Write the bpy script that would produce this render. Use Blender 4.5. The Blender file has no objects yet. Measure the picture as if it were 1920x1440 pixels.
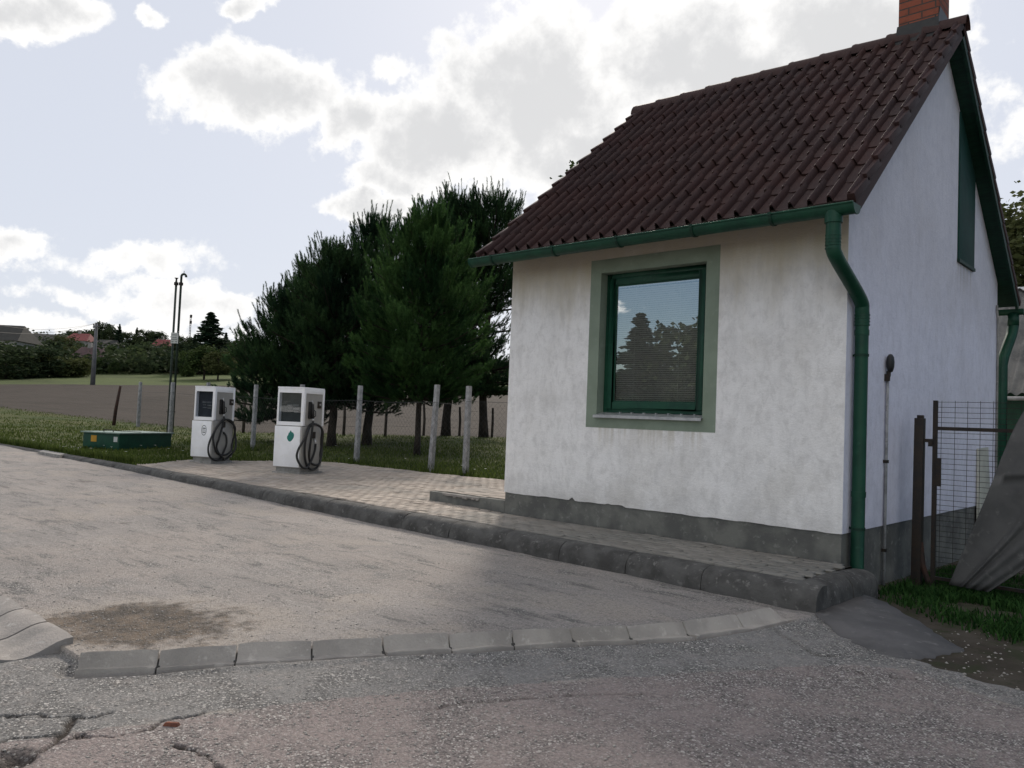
import bpy, math, random
import numpy as np
from mathutils import Vector, Matrix
random.seed(7); rng = np.random.default_rng(11)
sc = bpy.context.scene; C = sc.collection
PI = math.pi

# ---------------------------------------------------------------- camera
F, YAW, PITCH, ROLL = 1496.2, -0.7441, 0.0438, 0.0401
CAM = np.array([6.7476, -7.265, 1.146])
def basis():
    f = np.array([math.sin(YAW)*math.cos(PITCH), math.cos(YAW)*math.cos(PITCH), math.sin(PITCH)])
    r = np.array([math.cos(YAW), -math.sin(YAW), 0.]); u = np.cross(r, f)
    c, s = math.cos(ROLL), math.sin(ROLL)
    return c*r+s*u, -s*r+c*u, f
RR, UU, FF = basis()
cd = bpy.data.cameras.new('camera'); cam = bpy.data.objects.new('camera', cd); C.objects.link(cam)
M = Matrix.Identity(4)
for i in range(3):
    M[i][0], M[i][1], M[i][2], M[i][3] = RR[i], UU[i], -FF[i], CAM[i]
cam.matrix_world = M
cd.sensor_width = 36; cd.lens = 36*F/1920; cd.clip_end = 3000; cd.clip_start = .05
sc.camera = cam

def ray(u, v): return FF+RR*(u-960)/F-UU*(v-720)/F          # surveying: direction seen at a photo pixel
def at_z(u, v, z): w = ray(u, v); return CAM+(z-CAM[2])/w[2]*w
def at_y(u, v, y): w = ray(u, v); return CAM+(y-CAM[1])/w[1]*w
def at_d(u, v, d): w = ray(u, v); return CAM+d*w/math.hypot(w[0], w[1])

# ---------------------------------------------------------------- node helpers
def nd(nt, t, ins=None, **kw):
    n = nt.nodes.new('ShaderNode'+t)
    for k, v in kw.items(): setattr(n, k, v)
    for k, v in (ins or {}).items():
        if isinstance(v, bpy.types.NodeSocket): nt.links.new(v, n.inputs[k])
        else: n.inputs[k].default_value = v
    return n
def mth(nt, op, a, b=None, clamp=False):
    n = nd(nt, 'Math', {0: a} if b is None else {0: a, 1: b}, operation=op); n.use_clamp = clamp
    return n.outputs[0]
def c4(c): return tuple(c)+(1,) if not isinstance(c, bpy.types.NodeSocket) and len(c) == 3 else c
def mixc(nt, f, a, b, blend='MIX'):
    n = nt.nodes.new('ShaderNodeMix'); n.data_type = 'RGBA'; n.blend_type = blend
    for i, v in ((0, f), (6, c4(a)), (7, c4(b))):
        if isinstance(v, bpy.types.NodeSocket): nt.links.new(v, n.inputs[i])
        else: n.inputs[i].default_value = v
    return n.outputs[2]
def ss(nt, x, lo, hi):
    n = nd(nt, 'MapRange', {0: x, 1: lo, 2: hi, 3: 0., 4: 1.}, interpolation_type='SMOOTHSTEP'); return n.outputs[0]
def noise(nt, vec, scale, detail=4, rough=.55, dist=0., dim='3D'):
    n = nd(nt, 'TexNoise', {'Vector': vec, 'Scale': scale, 'Detail': detail, 'Roughness': rough, 'Distortion': dist}); return n.outputs[0]
def mapv(nt, vec, scale=(1, 1, 1), loc=(0, 0, 0), rot=(0, 0, 0)):
    return nd(nt, 'Mapping', {'Vector': vec, 'Scale': scale, 'Location': loc, 'Rotation': rot}).outputs[0]

# ---------------------------------------------------------------- world: sky with broken backlit cloud
SUN_AZ_DIR = np.array([-0.60, 0.80]); SUN_AZ_DIR /= np.linalg.norm(SUN_AZ_DIR)
SUN_EL = math.radians(33)
w = bpy.data.worlds.new('World'); sc.world = w; w.use_nodes = True
nt = w.node_tree; nt.nodes.clear()
tc = nd(nt, 'TexCoord').outputs['Generated']
sky = nd(nt, 'TexSky', sky_type='NISHITA', sun_disc=False, sun_elevation=SUN_EL,
         sun_rotation=math.atan2(SUN_AZ_DIR[0], SUN_AZ_DIR[1]), altitude=200, air_density=1.0, dust_density=1.2, ozone_density=1.0).outputs[0]
def dotv(v): return nd(nt, 'VectorMath', {0: tc, 1: tuple(v)}, operation='DOT_PRODUCT').outputs['Value']
f0 = np.array([math.sin(YAW), math.cos(YAW), 0]); r0 = np.array([math.cos(YAW), -math.sin(YAW), 0])
df = dotv(f0); dr = dotv(r0); sep = nd(nt, 'SeparateXYZ', {0: tc}); dz = sep.outputs[2]
dfp = mth(nt, 'MAXIMUM', df, .05)
px = mth(nt, 'DIVIDE', dr, dfp); pz = mth(nt, 'DIVIDE', dz, dfp)
front = ss(nt, df, .25, .5)
blobs = [  # cloud masses: photo position, half width, half height, weight
 (470,165,215,105,1.0),(650,225,110,80,.9),(830,270,210,130,1.0),(1010,170,230,190,1.1),(1330,150,330,190,1.1),(1600,90,260,240,1.05),
 (1130,300,330,120,1.0),(700,395,95,38,.9),(740,345,110,45,.8),(60,25,165,62,.95),(455,8,85,34,.85),(740,115,75,48,.55),(285,32,40,26,.6),
 (250,490,250,46,.62),(25,452,75,46,.72),(360,560,270,50,.72),(110,545,170,34,.5),(180,612,430,40,.62),(1830,60,120,60,.45),(1890,250,110,150,.45)]
wp = nd(nt, 'TexNoise', {'Vector': tc, 'Scale': 9., 'Detail': 6, 'Roughness': .6}).outputs[1]
sw = nd(nt, 'SeparateColor', {0: wp})
wx = mth(nt, 'MULTIPLY', mth(nt, 'SUBTRACT', sw.outputs[0], .5), .14); wz = mth(nt, 'MULTIPLY', mth(nt, 'SUBTRACT', sw.outputs[1], .5), .11)
px2 = mth(nt, 'ADD', px, wx); pz2 = mth(nt, 'ADD', pz, wz)
acc = None
for (u, v, su, sv, wt) in blobs:
    d = ray(u, v); k = d@f0; cx, cz = (d@r0)/k, d[2]/k
    a = mth(nt, 'DIVIDE', mth(nt, 'SUBTRACT', px2, cx), su/F); b = mth(nt, 'DIVIDE', mth(nt, 'SUBTRACT', pz2, cz), sv/F)
    e = mth(nt, 'ADD', mth(nt, 'MULTIPLY', a, a), mth(nt, 'MULTIPLY', b, b))
    g = mth(nt, 'MULTIPLY', mth(nt, 'POWER', 2.718, mth(nt, 'MULTIPLY', e, -1.15)), wt)
    acc = g if acc is None else mth(nt, 'MAXIMUM', acc, g)
# elsewhere in the sky: fair weather cloud from noise laid on a high plane
den = mth(nt, 'ADD', mth(nt, 'MAXIMUM', dz, 0.), .22)
cv = nd(nt, 'CombineXYZ', {0: mth(nt, 'DIVIDE', sep.outputs[0], den), 1: mth(nt, 'DIVIDE', sep.outputs[1], den), 2: 0.}).outputs[0]
nback = noise(nt, cv, 1.5, 7, .6)
nb = mth(nt, 'MULTIPLY', mth(nt, 'SUBTRACT', nback, .37), 3.2)
wd_ = np.array([-.52, -.83, .20]); wd_ /= np.linalg.norm(wd_)            # a clear blue stretch low over the far side of the road, and to the east
nb = mth(nt, 'SUBTRACT', nb, mth(nt, 'MULTIPLY', ss(nt, dotv(wd_), .90, .985), .50))
nb = mth(nt, 'SUBTRACT', nb, mth(nt, 'MULTIPLY', ss(nt, dotv((.94, .2, .2)), .3, .9), .40))
acc = mth(nt, 'ADD', mth(nt, 'MULTIPLY', acc, front), mth(nt, 'MULTIPLY', nb, mth(nt, 'SUBTRACT', 1., front)))
nfine = noise(nt, tc, 26., 8, .62)
dens = mth(nt, 'ADD', acc, mth(nt, 'MULTIPLY', mth(nt, 'SUBTRACT', nfine, .5), .95))
cmask = ss(nt, dens, .30, .54)
core = ss(nt, mth(nt, 'ADD', dens, mth(nt, 'MULTIPLY', mth(nt, 'SUBTRACT', noise(nt, tc, 6., 7, .62), .5), .6)), .46, 1.0)
veil = mixc(nt, .88, sky, (6.75, 7.05, 7.85))                       # thin high haze over the clear part
skyc = mixc(nt, front, sky, veil)
core_front = mixc(nt, noise(nt, tc, 5., 4, .55), (6.5, 6.55, 6.65), (7.2, 7.2, 7.25))
edge = mixc(nt, front, (18., 17.2, 16.0), (10.0, 9.9, 9.75))        # unseen clouds behind the viewer, brightened and warmed as added fill light
corec = mixc(nt, front, (14.0, 13.9, 13.8), core_front)
cloudc = mixc(nt, core, edge, corec)
out = mixc(nt, cmask, skyc, cloudc)
bg = nd(nt, 'Background', {0: out, 1: .1})
nt.links.new(bg.outputs[0], nd(nt, 'OutputWorld').inputs[0])

# ---------------------------------------------------------------- sun (veiled by cloud)
sl = bpy.data.lights.new('sun', 'SUN'); sl.energy = 3.0; sl.angle = math.radians(10); sl.color = (1, .91, .80)
so = bpy.data.objects.new('sun', sl); C.objects.link(so)
sv = Vector((SUN_AZ_DIR[0]*math.cos(SUN_EL), SUN_AZ_DIR[1]*math.cos(SUN_EL), math.sin(SUN_EL)))
so.rotation_euler = sv.to_track_quat('Z', 'Y').to_euler(); so.location = (0, 0, 30)

sc.view_settings.view_transform = 'Standard'; sc.view_settings.look = 'None'
sc.view_settings.exposure = 0.12; sc.view_settings.gamma = 1.0
sc.render.engine = 'CYCLES'; sc.cycles.max_bounces = 6; sc.cycles.transparent_max_bounces = 12

# ---------------------------------------------------------------- materials
def newmat(name):
    m = bpy.data.materials.new(name); m.use_nodes = True; nt = m.node_tree; nt.nodes.clear(); return m, nt
def finish(nt, col, rough=.8, normal=None, spec=.3, metal=0.):
    ins = {'Base Color': c4(col), 'Roughness': rough, 'Specular IOR Level': spec, 'Metallic': metal}
    if normal is not None: ins['Normal'] = normal
    b = nd(nt, 'BsdfPrincipled', ins)
    nt.links.new(b.outputs[0], nd(nt, 'OutputMaterial').inputs[0]); return b
def bump(nt, h, strength=.3, dist=.01, normal=None):
    ins = {'Height': h, 'Strength': strength, 'Distance': dist}
    if normal is not None: ins['Normal'] = normal
    return nd(nt, 'Bump', ins).outputs[0]
def attr(nt, name): return nd(nt, 'Attribute', attribute_name=name).outputs['Fac']
def pm(name, c1, c2, scale=6, rough=.7, bs=0., bscale=40, c3=None, stretch=(1, 1, 1), lo=.35, hi=.65, spec=.3, metal=0., bd=.005):
    m, nt = newmat(name); v = mapv(nt, nd(nt, 'TexCoord').outputs['Object'], stretch)
    n = ss(nt, noise(nt, v, scale, 6, .6), lo, hi); col = mixc(nt, n, c1, c2)
    if c3 is not None: col = mixc(nt, ss(nt, noise(nt, v, scale*3.7, 5, .65), .56, .70), col, c3)
    nrm = bump(nt, noise(nt, v, bscale, 5, .6), bs, bd) if bs else None
    finish(nt, col, rough, nrm, spec, metal); return m
def leafmat(name, dark, light, trans=.25):
    m, nt = newmat(name); t = attr(nt, 'tone'); col = mixc(nt, t, dark, light)
    b = nd(nt, 'BsdfPrincipled', {'Base Color': col, 'Roughness': .8, 'Specular IOR Level': .06})
    tr = nd(nt, 'BsdfTranslucent', {'Color': col})
    mx = nd(nt, 'MixShader', {0: trans, 1: b.outputs[0], 2: tr.outputs[0]})
    nt.links.new(mx.outputs[0], nd(nt, 'OutputMaterial').inputs[0]); return m

def wallmat(name, base, dirt, warm, tstain, drip=None):
    m, nt = newmat(name); o = nd(nt, 'TexCoord').outputs['Object']; s = nd(nt, 'SeparateXYZ', {0: o})
    streak = ss(nt, noise(nt, mapv(nt, o, (5, 5, 1.5)), 1.3, 9, .72, .3), .46, .70)
    blot = ss(nt, noise(nt, o, 1.9, 9, .70, .5), .42, .66)
    col = mixc(nt, mth(nt, 'MULTIPLY', blot, .20), base, dirt)
    col = mixc(nt, mth(nt, 'MULTIPLY', streak, .22), col, dirt)
    z = s.outputs[2]
    top = mth(nt, 'MULTIPLY', ss(nt, mth(nt, 'ADD', z, mth(nt, 'MULTIPLY', noise(nt, mapv(nt, o, (3, 3, .6)), 1.2, 6, .6), 1.1)), 2.7, 3.6), tstain)
    col = mixc(nt, top, col, warm)
    low = mth(nt, 'MULTIPLY', ss(nt, mth(nt, 'SUBTRACT', mth(nt, 'MULTIPLY', noise(nt, o, 2.6, 6, .62), 1.3), z), .05, .55), .45)
    col = mixc(nt, low, col, dirt)
    mot = ss(nt, noise(nt, mapv(nt, o, (1, 1, .7)), 9., 8, .75, .4), .44, .66); col = mixc(nt, mth(nt, 'MULTIPLY', mot, .34), col, dirt)
    wrm = ss(nt, noise(nt, o, .9, 6, .65), .50, .70); col = mixc(nt, mth(nt, 'MULTIPLY', wrm, .12), col, warm)
    spk = ss(nt, noise(nt, o, 30, 4, .7), .58, .72); col = mixc(nt, mth(nt, 'MULTIPLY', spk, .38), col, dirt)
    if drip:                                             # run-off stain below a ledge: axis, from, to, ledge height, length
        ax, a0, a1, zl, ln = drip; q = s.outputs[ax]
        k = mth(nt, 'MULTIPLY', mth(nt, 'MULTIPLY', ss(nt, q, a0-.03, a0+.05), ss(nt, q, a1+.03, a1-.05)), mth(nt, 'MULTIPLY', ss(nt, z, zl-ln, zl), mth(nt, 'LESS_THAN', z, zl)))
        k = mth(nt, 'MULTIPLY', k, ss(nt, noise(nt, mapv(nt, o, (14, 14, .5)), 1.2, 4, .6), .38, .6))
        col = mixc(nt, mth(nt, 'MULTIPLY', k, .6), col, warm)
    h = mth(nt, 'ADD', noise(nt, o, 55, 5, .7), mth(nt, 'MULTIPLY', noise(nt, mapv(nt, o, (1, 1, 1.6)), 15, 5, .7), 1.6))
    finish(nt, col, .92, bump(nt, h, .55, .007), .15); return m
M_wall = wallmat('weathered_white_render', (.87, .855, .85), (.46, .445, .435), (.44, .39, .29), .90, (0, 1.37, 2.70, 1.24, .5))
M_side = wallmat('weathered_render_sky_tint', (.80, .79, .90), (.52, .51, .60), (.44, .40, .38), .25, (1, 3.66, 4.42, 3.33, .5))  # gable copy of the white render, blue skylight put into its colours
M_plinth = pm('grey_plinth_render', (.17, .17, .155), (.105, .105, .10), 3.5, .9, .5, 45, (.22, .22, .205), bd=.006)
M_band = pm('sage_green_paint', (.235, .285, .225), (.20, .245, .19), 2.5, .85, .4, 60, (.26, .31, .25), bd=.004)
M_green = pm('green_gloss_paint', (.008, .060, .033), (.006, .043, .026), 5, .50, .08, 20, (.014, .070, .042), spec=.3)
M_greend = pm('dark_green_boards', (.006, .038, .022), (.004, .022, .014), 6, .6, .2, 18, stretch=(1, 6, 6))
M_shut = pm('shutter_green_paint', (.006, .045, .036), (.005, .034, .028), 4, .7, .15, 14)
M_zinc = pm('zinc_sheet', (.55, .55, .55), (.40, .40, .41), 8, .4, .1, 30, metal=.55, spec=.5)
M_black = pm('black_rubber', (.012, .012, .013), (.02, .02, .02), 9, .5, spec=.4)
M_dark = pm('dark_steel', (.022, .02, .019), (.035, .026, .02), 12, .65, .3, 40, (.05, .028, .018))
M_white = pm('white_enamel', (.86, .86, .885), (.78, .78, .80), 3, .35, .03, 15, (.80, .79, .77), spec=.5)
M_greyp = pm('grey_enamel', (.36, .345, .32), (.30, .29, .275), 4, .45, .05, 20, spec=.4)
M_conc = pm('concrete', (.30, .29, .275), (.20, .195, .185), 7, .9, .5, 60, (.38, .37, .35))
M_post = pm('pale_concrete_post', (.36, .36, .37), (.24, .24, .245), 9, .9, .5, 60, (.16, .165, .16))
M_kerb = pm('weathered_kerb_concrete', (.10, .098, .094), (.055, .053, .051), 5, .92, .8, 45, (.16, .155, .148), bd=.01)
M_gut = pm('edging_stone_concrete', (.40, .365, .33), (.30, .275, .25), 4, .92, .7, 70, (.48, .44, .40), bd=.006)
M_pole = pm('grey_pole_concrete', (.16, .16, .165), (.12, .12, .125), 3, .9)
M_gutd = pm('edging_joint_mortar', (.07, .066, .062), (.05, .047, .044), 9, .95, .5, 50)
M_chan = pm('channel_stone_concrete', (.33, .30, .275), (.23, .215, .20), 4, .92, .7, 60, (.38, .355, .33), bd=.008)
M_brick = None
M_bark = pm('pine_bark', (.045, .035, .028), (.02, .016, .013), 8, .95, .9, 18, (.075, .06, .048), (1, 1, .35), bd=.03)
M_wood = pm('old_wood_post', (.075, .06, .048), (.04, .033, .028), 8, .9, .6, 30, stretch=(1, 1, .2))
M_rust = pm('rusty_post', (.06, .03, .022), (.03, .022, .02), 9, .85, .5, 40)
M_wire = pm('galvanised_wire', (.07, .075, .075), (.05, .05, .05), 20, .6, metal=.2)
M_pine = leafmat('pine_needles', (.017, .048, .018), (.078, .155, .046), .36)
M_pine2 = leafmat('dark_pine_needles', (.014, .036, .019), (.060, .115, .044), .36)
M_leaf = leafmat('broad_leaves', (.022, .040, .014), (.075, .105, .034))
M_leafd = leafmat('dark_leaves', (.024, .038, .020), (.065, .085, .038))
M_leafo = leafmat('olive_leaves', (.045, .055, .02), (.10, .11, .045))
M_spruce = leafmat('spruce_needles', (.012, .026, .016), (.036, .055, .028), .15)
M_grass = leafmat('grass_blades', (.036, .060, .014), (.105, .135, .034), .3)
M_grassd = leafmat('lush_grass_blades', (.014, .044, .012), (.048, .11, .028), .3)
def glassmat(name, refl, tint):
    m, nt = newmat(name)
    o = nd(nt, 'TexCoord').outputs['Object']
    g = nd(nt, 'BsdfGlossy', {'Color': (.93, .96, .97, 1), 'Roughness': .0})
    nt.links.new(bump(nt, noise(nt, o, 1.5, 2), .02, .01), g.inputs['Normal'])
    t = nd(nt, 'BsdfTransparent', {'Color': tint})
    lw = nd(nt, 'LayerWeight', {'Blend': .25}).outputs['Fresnel']
    fac = mth(nt, 'ADD', mth(nt, 'MULTIPLY', lw, .35), refl, True)
    mx = nd(nt, 'MixShader', {0: fac, 1: t.outputs[0], 2: g.outputs[0]})
    nt.links.new(mx.outputs[0], nd(nt, 'OutputMaterial').inputs[0]); return m
M_glass = glassmat('window_glass', .46, (.90, .93, .92, 1))
M_disp = pm('grey_display', (.16, .165, .165), (.11, .115, .12), 12, .5)
M_cab = pm('counter_interior', (.045, .05, .058), (.035, .038, .045), 5, .6)
M_dglass = glassmat('dispenser_glass', .04, (.75, .78, .82, 1))
M_blind = pm('blind_slats', (.62, .60, .57), (.54, .525, .50), 3, .6)
def tilemat():
    m, nt = newmat('maroon_roof_tiles'); o = nd(nt, 'TexCoord').outputs['Object']
    n1 = ss(nt, noise(nt, o, 1.1, 6, .6), .35, .65); n2 = ss(nt, noise(nt, o, 14, 5, .7), .52, .72)
    t = attr(nt, 'tone')
    col = mixc(nt, n1, (.050, .021, .018), (.037, .018, .017)); col = mixc(nt, mth(nt, 'MULTIPLY', t, .35), col, (.030, .022, .021))
    col = mixc(nt, mth(nt, 'MULTIPLY', n2, .45), col, (.060, .040, .036))
    finish(nt, col, .72, bump(nt, noise(nt, o, 90, 4, .7), .35, .004), .3); return m
M_tile = tilemat()
def brickmat():
    m, nt = newmat('red_chimney_brick'); o = nd(nt, 'TexCoord').outputs['Object']; s = nd(nt, 'SeparateXYZ', {0: o})
    v = nd(nt, 'CombineXYZ', {0: mth(nt, 'ADD', s.outputs[0], s.outputs[1]), 1: s.outputs[2], 2: 0.}).outputs[0]
    b = nd(nt, 'TexBrick', {'Vector': v, 'Color1': (.27, .085, .052, 1), 'Color2': (.20, .065, .042, 1), 'Mortar': (.07, .06, .055, 1), 'Scale': 1.,
        'Mortar Size': .008, 'Bias': 0., 'Brick Width': .30, 'Row Height': .088})
    col = mixc(nt, mth(nt, 'MULTIPLY', ss(nt, noise(nt, o, 9, 6, .65), .45, .7), .4), b.outputs[0], (.12, .055, .04))
    h = mth(nt, 'SUBTRACT', mth(nt, 'MULTIPLY', noise(nt, o, 50, 4), .3), b.outputs[1])
    finish(nt, col, .85, bump(nt, h, .7, .01), .2); return m
M_brick = brickmat()
def pavermat():
    m, nt = newmat('sandy_brick_paving'); o = nd(nt, 'TexCoord').outputs['Object']; t = attr(nt, 'tone')
    col = mixc(nt, t, (.29, .25, .215), (.40, .35, .305))
    col = mixc(nt, mth(nt, 'MULTIPLY', ss(nt, noise(nt, o, .7, 6, .62), .46, .70), .75), col, (.20, .195, .18))
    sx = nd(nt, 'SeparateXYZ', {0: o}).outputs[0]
    grey_mix = ss(nt, mth(nt, 'ADD', sx, mth(nt, 'MULTIPLY', noise(nt, o, 1.6, 6, .65), 3.)), .6, 3.2)      # greyer along the house front
    col = mixc(nt, mth(nt, 'MULTIPLY', grey_mix, .80), col, mixc(nt, t, (.155, .152, .14), (.215, .21, .195)))
    col = mixc(nt, mth(nt, 'MULTIPLY', ss(nt, noise(nt, o, 26, 5, .7), .52, .72), .4), col, (.13, .12, .105))
    finish(nt, col, .92, bump(nt, noise(nt, o, 110, 4, .7), .5, .004), .2); return m
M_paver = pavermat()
M_joint = pm('paving_joint_sand', (.065, .058, .045), (.04, .038, .032), 5, .95, .6, 50)
def roadmat():
    m, nt = newmat('worn_asphalt'); o = nd(nt, 'TexCoord').outputs['Object']
    zone = attr(nt, 'zone'); dirt = attr(nt, 'dirt'); sand = attr(nt, 'sand'); crack = attr(nt, 'crack')
    tv = mapv(nt, o, (.55, 2.6, 1.), rot=(0, 0, -.74)); trail = noise(nt, tv, .9, 8, .66, .4); tr2 = noise(nt, mapv(nt, o, (.8, 3.2, 1.), (3, 5, 0), (0, 0, -.62)), 2.0, 7, .68, .3)
    n0 = noise(nt, o, .55, 7, .62, .5); n1 = noise(nt, o, 2.4, 7, .66, .3); n2 = noise(nt, o, 11, 6, .7)
    inside = mixc(nt, ss(nt, n0, .36, .64), (.325, .288, .262), (.262, .244, .231))
    inside = mixc(nt, mth(nt, 'MULTIPLY', ss(nt, n1, .50, .68), .7), inside, (.185, .182, .177))
    inside = mixc(nt, mth(nt, 'MULTIPLY', ss(nt, trail, .42, .66), .50), inside, (.385, .350, .325)); inside = mixc(nt, mth(nt, 'MULTIPLY', ss(nt, tr2, .52, .66), .80), inside, (.12, .119, .116))
    outside = mixc(nt, ss(nt, n1, .36, .62), (.30, .248, .232), (.225, .195, .186))
    strip = mixc(nt, ss(nt, n1, .4, .62), (.24, .232, .222), (.18, .175, .168))
    col = mixc(nt, ss(nt, zone, .25, .75), inside, mixc(nt, ss(nt, zone, 1.25, 1.75), strip, outside))
    col = mixc(nt, mth(nt, 'MULTIPLY', ss(nt, n2, .50, .70), .45), col, (.36, .315, .285))
    sandf = ss(nt, mth(nt, 'ADD', sand, mth(nt, 'MULTIPLY', mth(nt, 'SUBTRACT', n1, .5), 1.2)), .35, .75)
    col = mixc(nt, mth(nt, 'MULTIPLY', sandf, .8), col, (.375, .33, .288))
    dirtf = ss(nt, mth(nt, 'ADD', dirt, mth(nt, 'ADD', mth(nt, 'MULTIPLY', mth(nt, 'SUBTRACT', n1, .5), 1.1), mth(nt, 'MULTIPLY', mth(nt, 'SUBTRACT', n2, .5), 1.3))), .25, .75)
    dcol = mixc(nt, ss(nt, noise(nt, o, 7, 6, .7), .4, .62), (.064, .053, .042), (.17, .13, .095))
    col = mixc(nt, dirtf, col, dcol)
    gr1 = noise(nt, o, 34, 4, .75); gr2 = noise(nt, o, 75, 3, .8)      # coarse worn grain
    col = mixc(nt, mth(nt, 'MULTIPLY', ss(nt, gr1, .50, .62), .50), col, (.135, .128, .122)); col = mixc(nt, mth(nt, 'MULTIPLY', ss(nt, gr2, .54, .64), .40), col, (.48, .44, .41))
    # aggregate: pale and dark chips
    vo = nd(nt, 'TexVoronoi', {'Vector': o, 'Scale': 95., 'Randomness': 1.}); vr = nd(nt, 'SeparateColor', {0: vo.outputs['Color']})
    chip = mth(nt, 'MULTIPLY', mth(nt, 'GREATER_THAN', vr.outputs[0], .70), ss(nt, vo.outputs['Distance'], .52, .34))
    chipd = mth(nt, 'GREATER_THAN', vr.outputs[1], .72)
    keep = mth(nt, 'SUBTRACT', 1., mth(nt, 'MAXIMUM', mth(nt, 'MULTIPLY', dirtf, .9), mth(nt, 'MULTIPLY', sandf, .5)))
    gran = mth(nt, 'MULTIPLY', keep, mth(nt, 'ADD', .25, mth(nt, 'MULTIPLY', ss(nt, n1, .38, .6), .75)))
    gran = mth(nt, 'MULTIPLY', gran, mth(nt, 'SUBTRACT', 1., mth(nt, 'MULTIPLY', ss(nt, zone, .75, .25), mth(nt, 'SUBTRACT', .55, mth(nt, 'MULTIPLY', ss(nt, tr2, .5, .66), .5)))))
    col = mixc(nt, mth(nt, 'MULTIPLY', mth(nt, 'MULTIPLY', chip, gran), .9), col, (.62, .59, .55))
    col = mixc(nt, mth(nt, 'MULTIPLY', mth(nt, 'MULTIPLY', chipd, gran), .6), col, (.045, .042, .040))
    vo2 = nd(nt, 'TexVoronoi', {'Vector': o, 'Scale': 40., 'Randomness': 1.}); vr2 = nd(nt, 'SeparateColor', {0: vo2.outputs['Color']})
    chip2 = mth(nt, 'MULTIPLY', mth(nt, 'GREATER_THAN', vr2.outputs[0], .88), ss(nt, vo2.outputs['Distance'], .42, .28))
    col = mixc(nt, mth(nt, 'MULTIPLY', mth(nt, 'MULTIPLY', chip2, gran), .75), col, (.64, .60, .56))
    col = mixc(nt, crack, col, (.045, .036, .030))
    h = mth(nt, 'ADD', mth(nt, 'MULTIPLY', vo.outputs['Distance'], -.5), mth(nt, 'ADD', mth(nt, 'MULTIPLY', noise(nt, o, 240, 3, .7), .5), mth(nt, 'MULTIPLY', n2, .8)))
    finish(nt, col, .9, bump(nt, h, 1.0, .012), .25); return m
M_road = roadmat()
def groundmat():
    m, nt = newmat('grass_and_field'); o = nd(nt, 'TexCoord').outputs['Object']; fld = attr(nt, 'field'); far = attr(nt, 'far')
    n1 = noise(nt, o, .35, 7, .6); n2 = noise(nt, o, 3., 6, .65)
    g = mixc(nt, ss(nt, n1, .38, .62), (.050, .070, .022), (.085, .092, .034)); g = mixc(nt, mth(nt, 'MULTIPLY', ss(nt, n2, .45, .65), .55), g, (.11, .10, .055))
    gf = mixc(nt, ss(nt, noise(nt, o, .06, 6, .6), .4, .6), (.085, .108, .040), (.060, .076, .032))
    gf = mixc(nt, mth(nt, 'MULTIPLY', ss(nt, n2, .45, .65), .3), gf, (.11, .12, .055))
    g = mixc(nt, far, g, gf)
    furrow = noise(nt, mapv(nt, o, (.25, 3.2, 1), rot=(0, 0, .25)), 1.0, 5, .6)
    f = mixc(nt, ss(nt, furrow, .35, .65), (.062, .052, .043), (.046, .039, .033)); f = mixc(nt, mth(nt, 'MULTIPLY', ss(nt, n1, .4, .6), .4), f, (.072, .060, .050))
    k = ss(nt, mth(nt, 'ADD', fld, mth(nt, 'MULTIPLY', mth(nt, 'SUBTRACT', n2, .5), 3.)), -.6, .6)
    finish(nt, mixc(nt, k, g, f), .95, bump(nt, mth(nt, 'ADD', n2, noise(nt, o, 14, 4)), .8, .05), .1); return m
M_ground = groundmat()
def yardmat():
    m, nt = newmat('damp_soil'); o = nd(nt, 'TexCoord').outputs['Object']
    n1 = noise(nt, o, 1.6, 7, .65); n2 = noise(nt, o, 9, 6, .7)
    c = mixc(nt, ss(nt, n1, .38, .62), (.060, .050, .040), (.095, .082, .066)); c = mixc(nt, mth(nt, 'MULTIPLY', ss(nt, n2, .48, .66), .6), c, (.04, .042, .022)); c = mixc(nt, mth(nt, 'MULTIPLY', ss(nt, noise(nt, o, 3.3, 7, .7), .48, .62), .55), c, (.035, .05, .018))
    finish(nt, c, .95, bump(nt, mth(nt, 'ADD', n2, noise(nt, o, 60, 4, .7)), .9, .02), .15); return m
M_yard = yardmat()
M_ramp = pm('smooth_dark_concrete', (.125, .12, .122), (.085, .083, .085), 2.2, .85, .5, 55, (.155, .15, .15), bd=.005)
M_tarp = pm('grey_tarpaulin', (.115, .113, .112), (.085, .084, .084), 3, .8, .5, 160, (.14, .138, .134), bd=.003)
M_asb = pm('corrugated_cement', (.17, .165, .155), (.10, .10, .096), 3, .9, .4, 30, (.22, .21, .20))
M_stone = pm('pale_pebbles', (.42, .39, .355), (.30, .275, .25), 60, .9, .2, 90)
M_petal = pm('white_petals', (.75, .75, .72), (.68, .68, .66), 10, .7)

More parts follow.
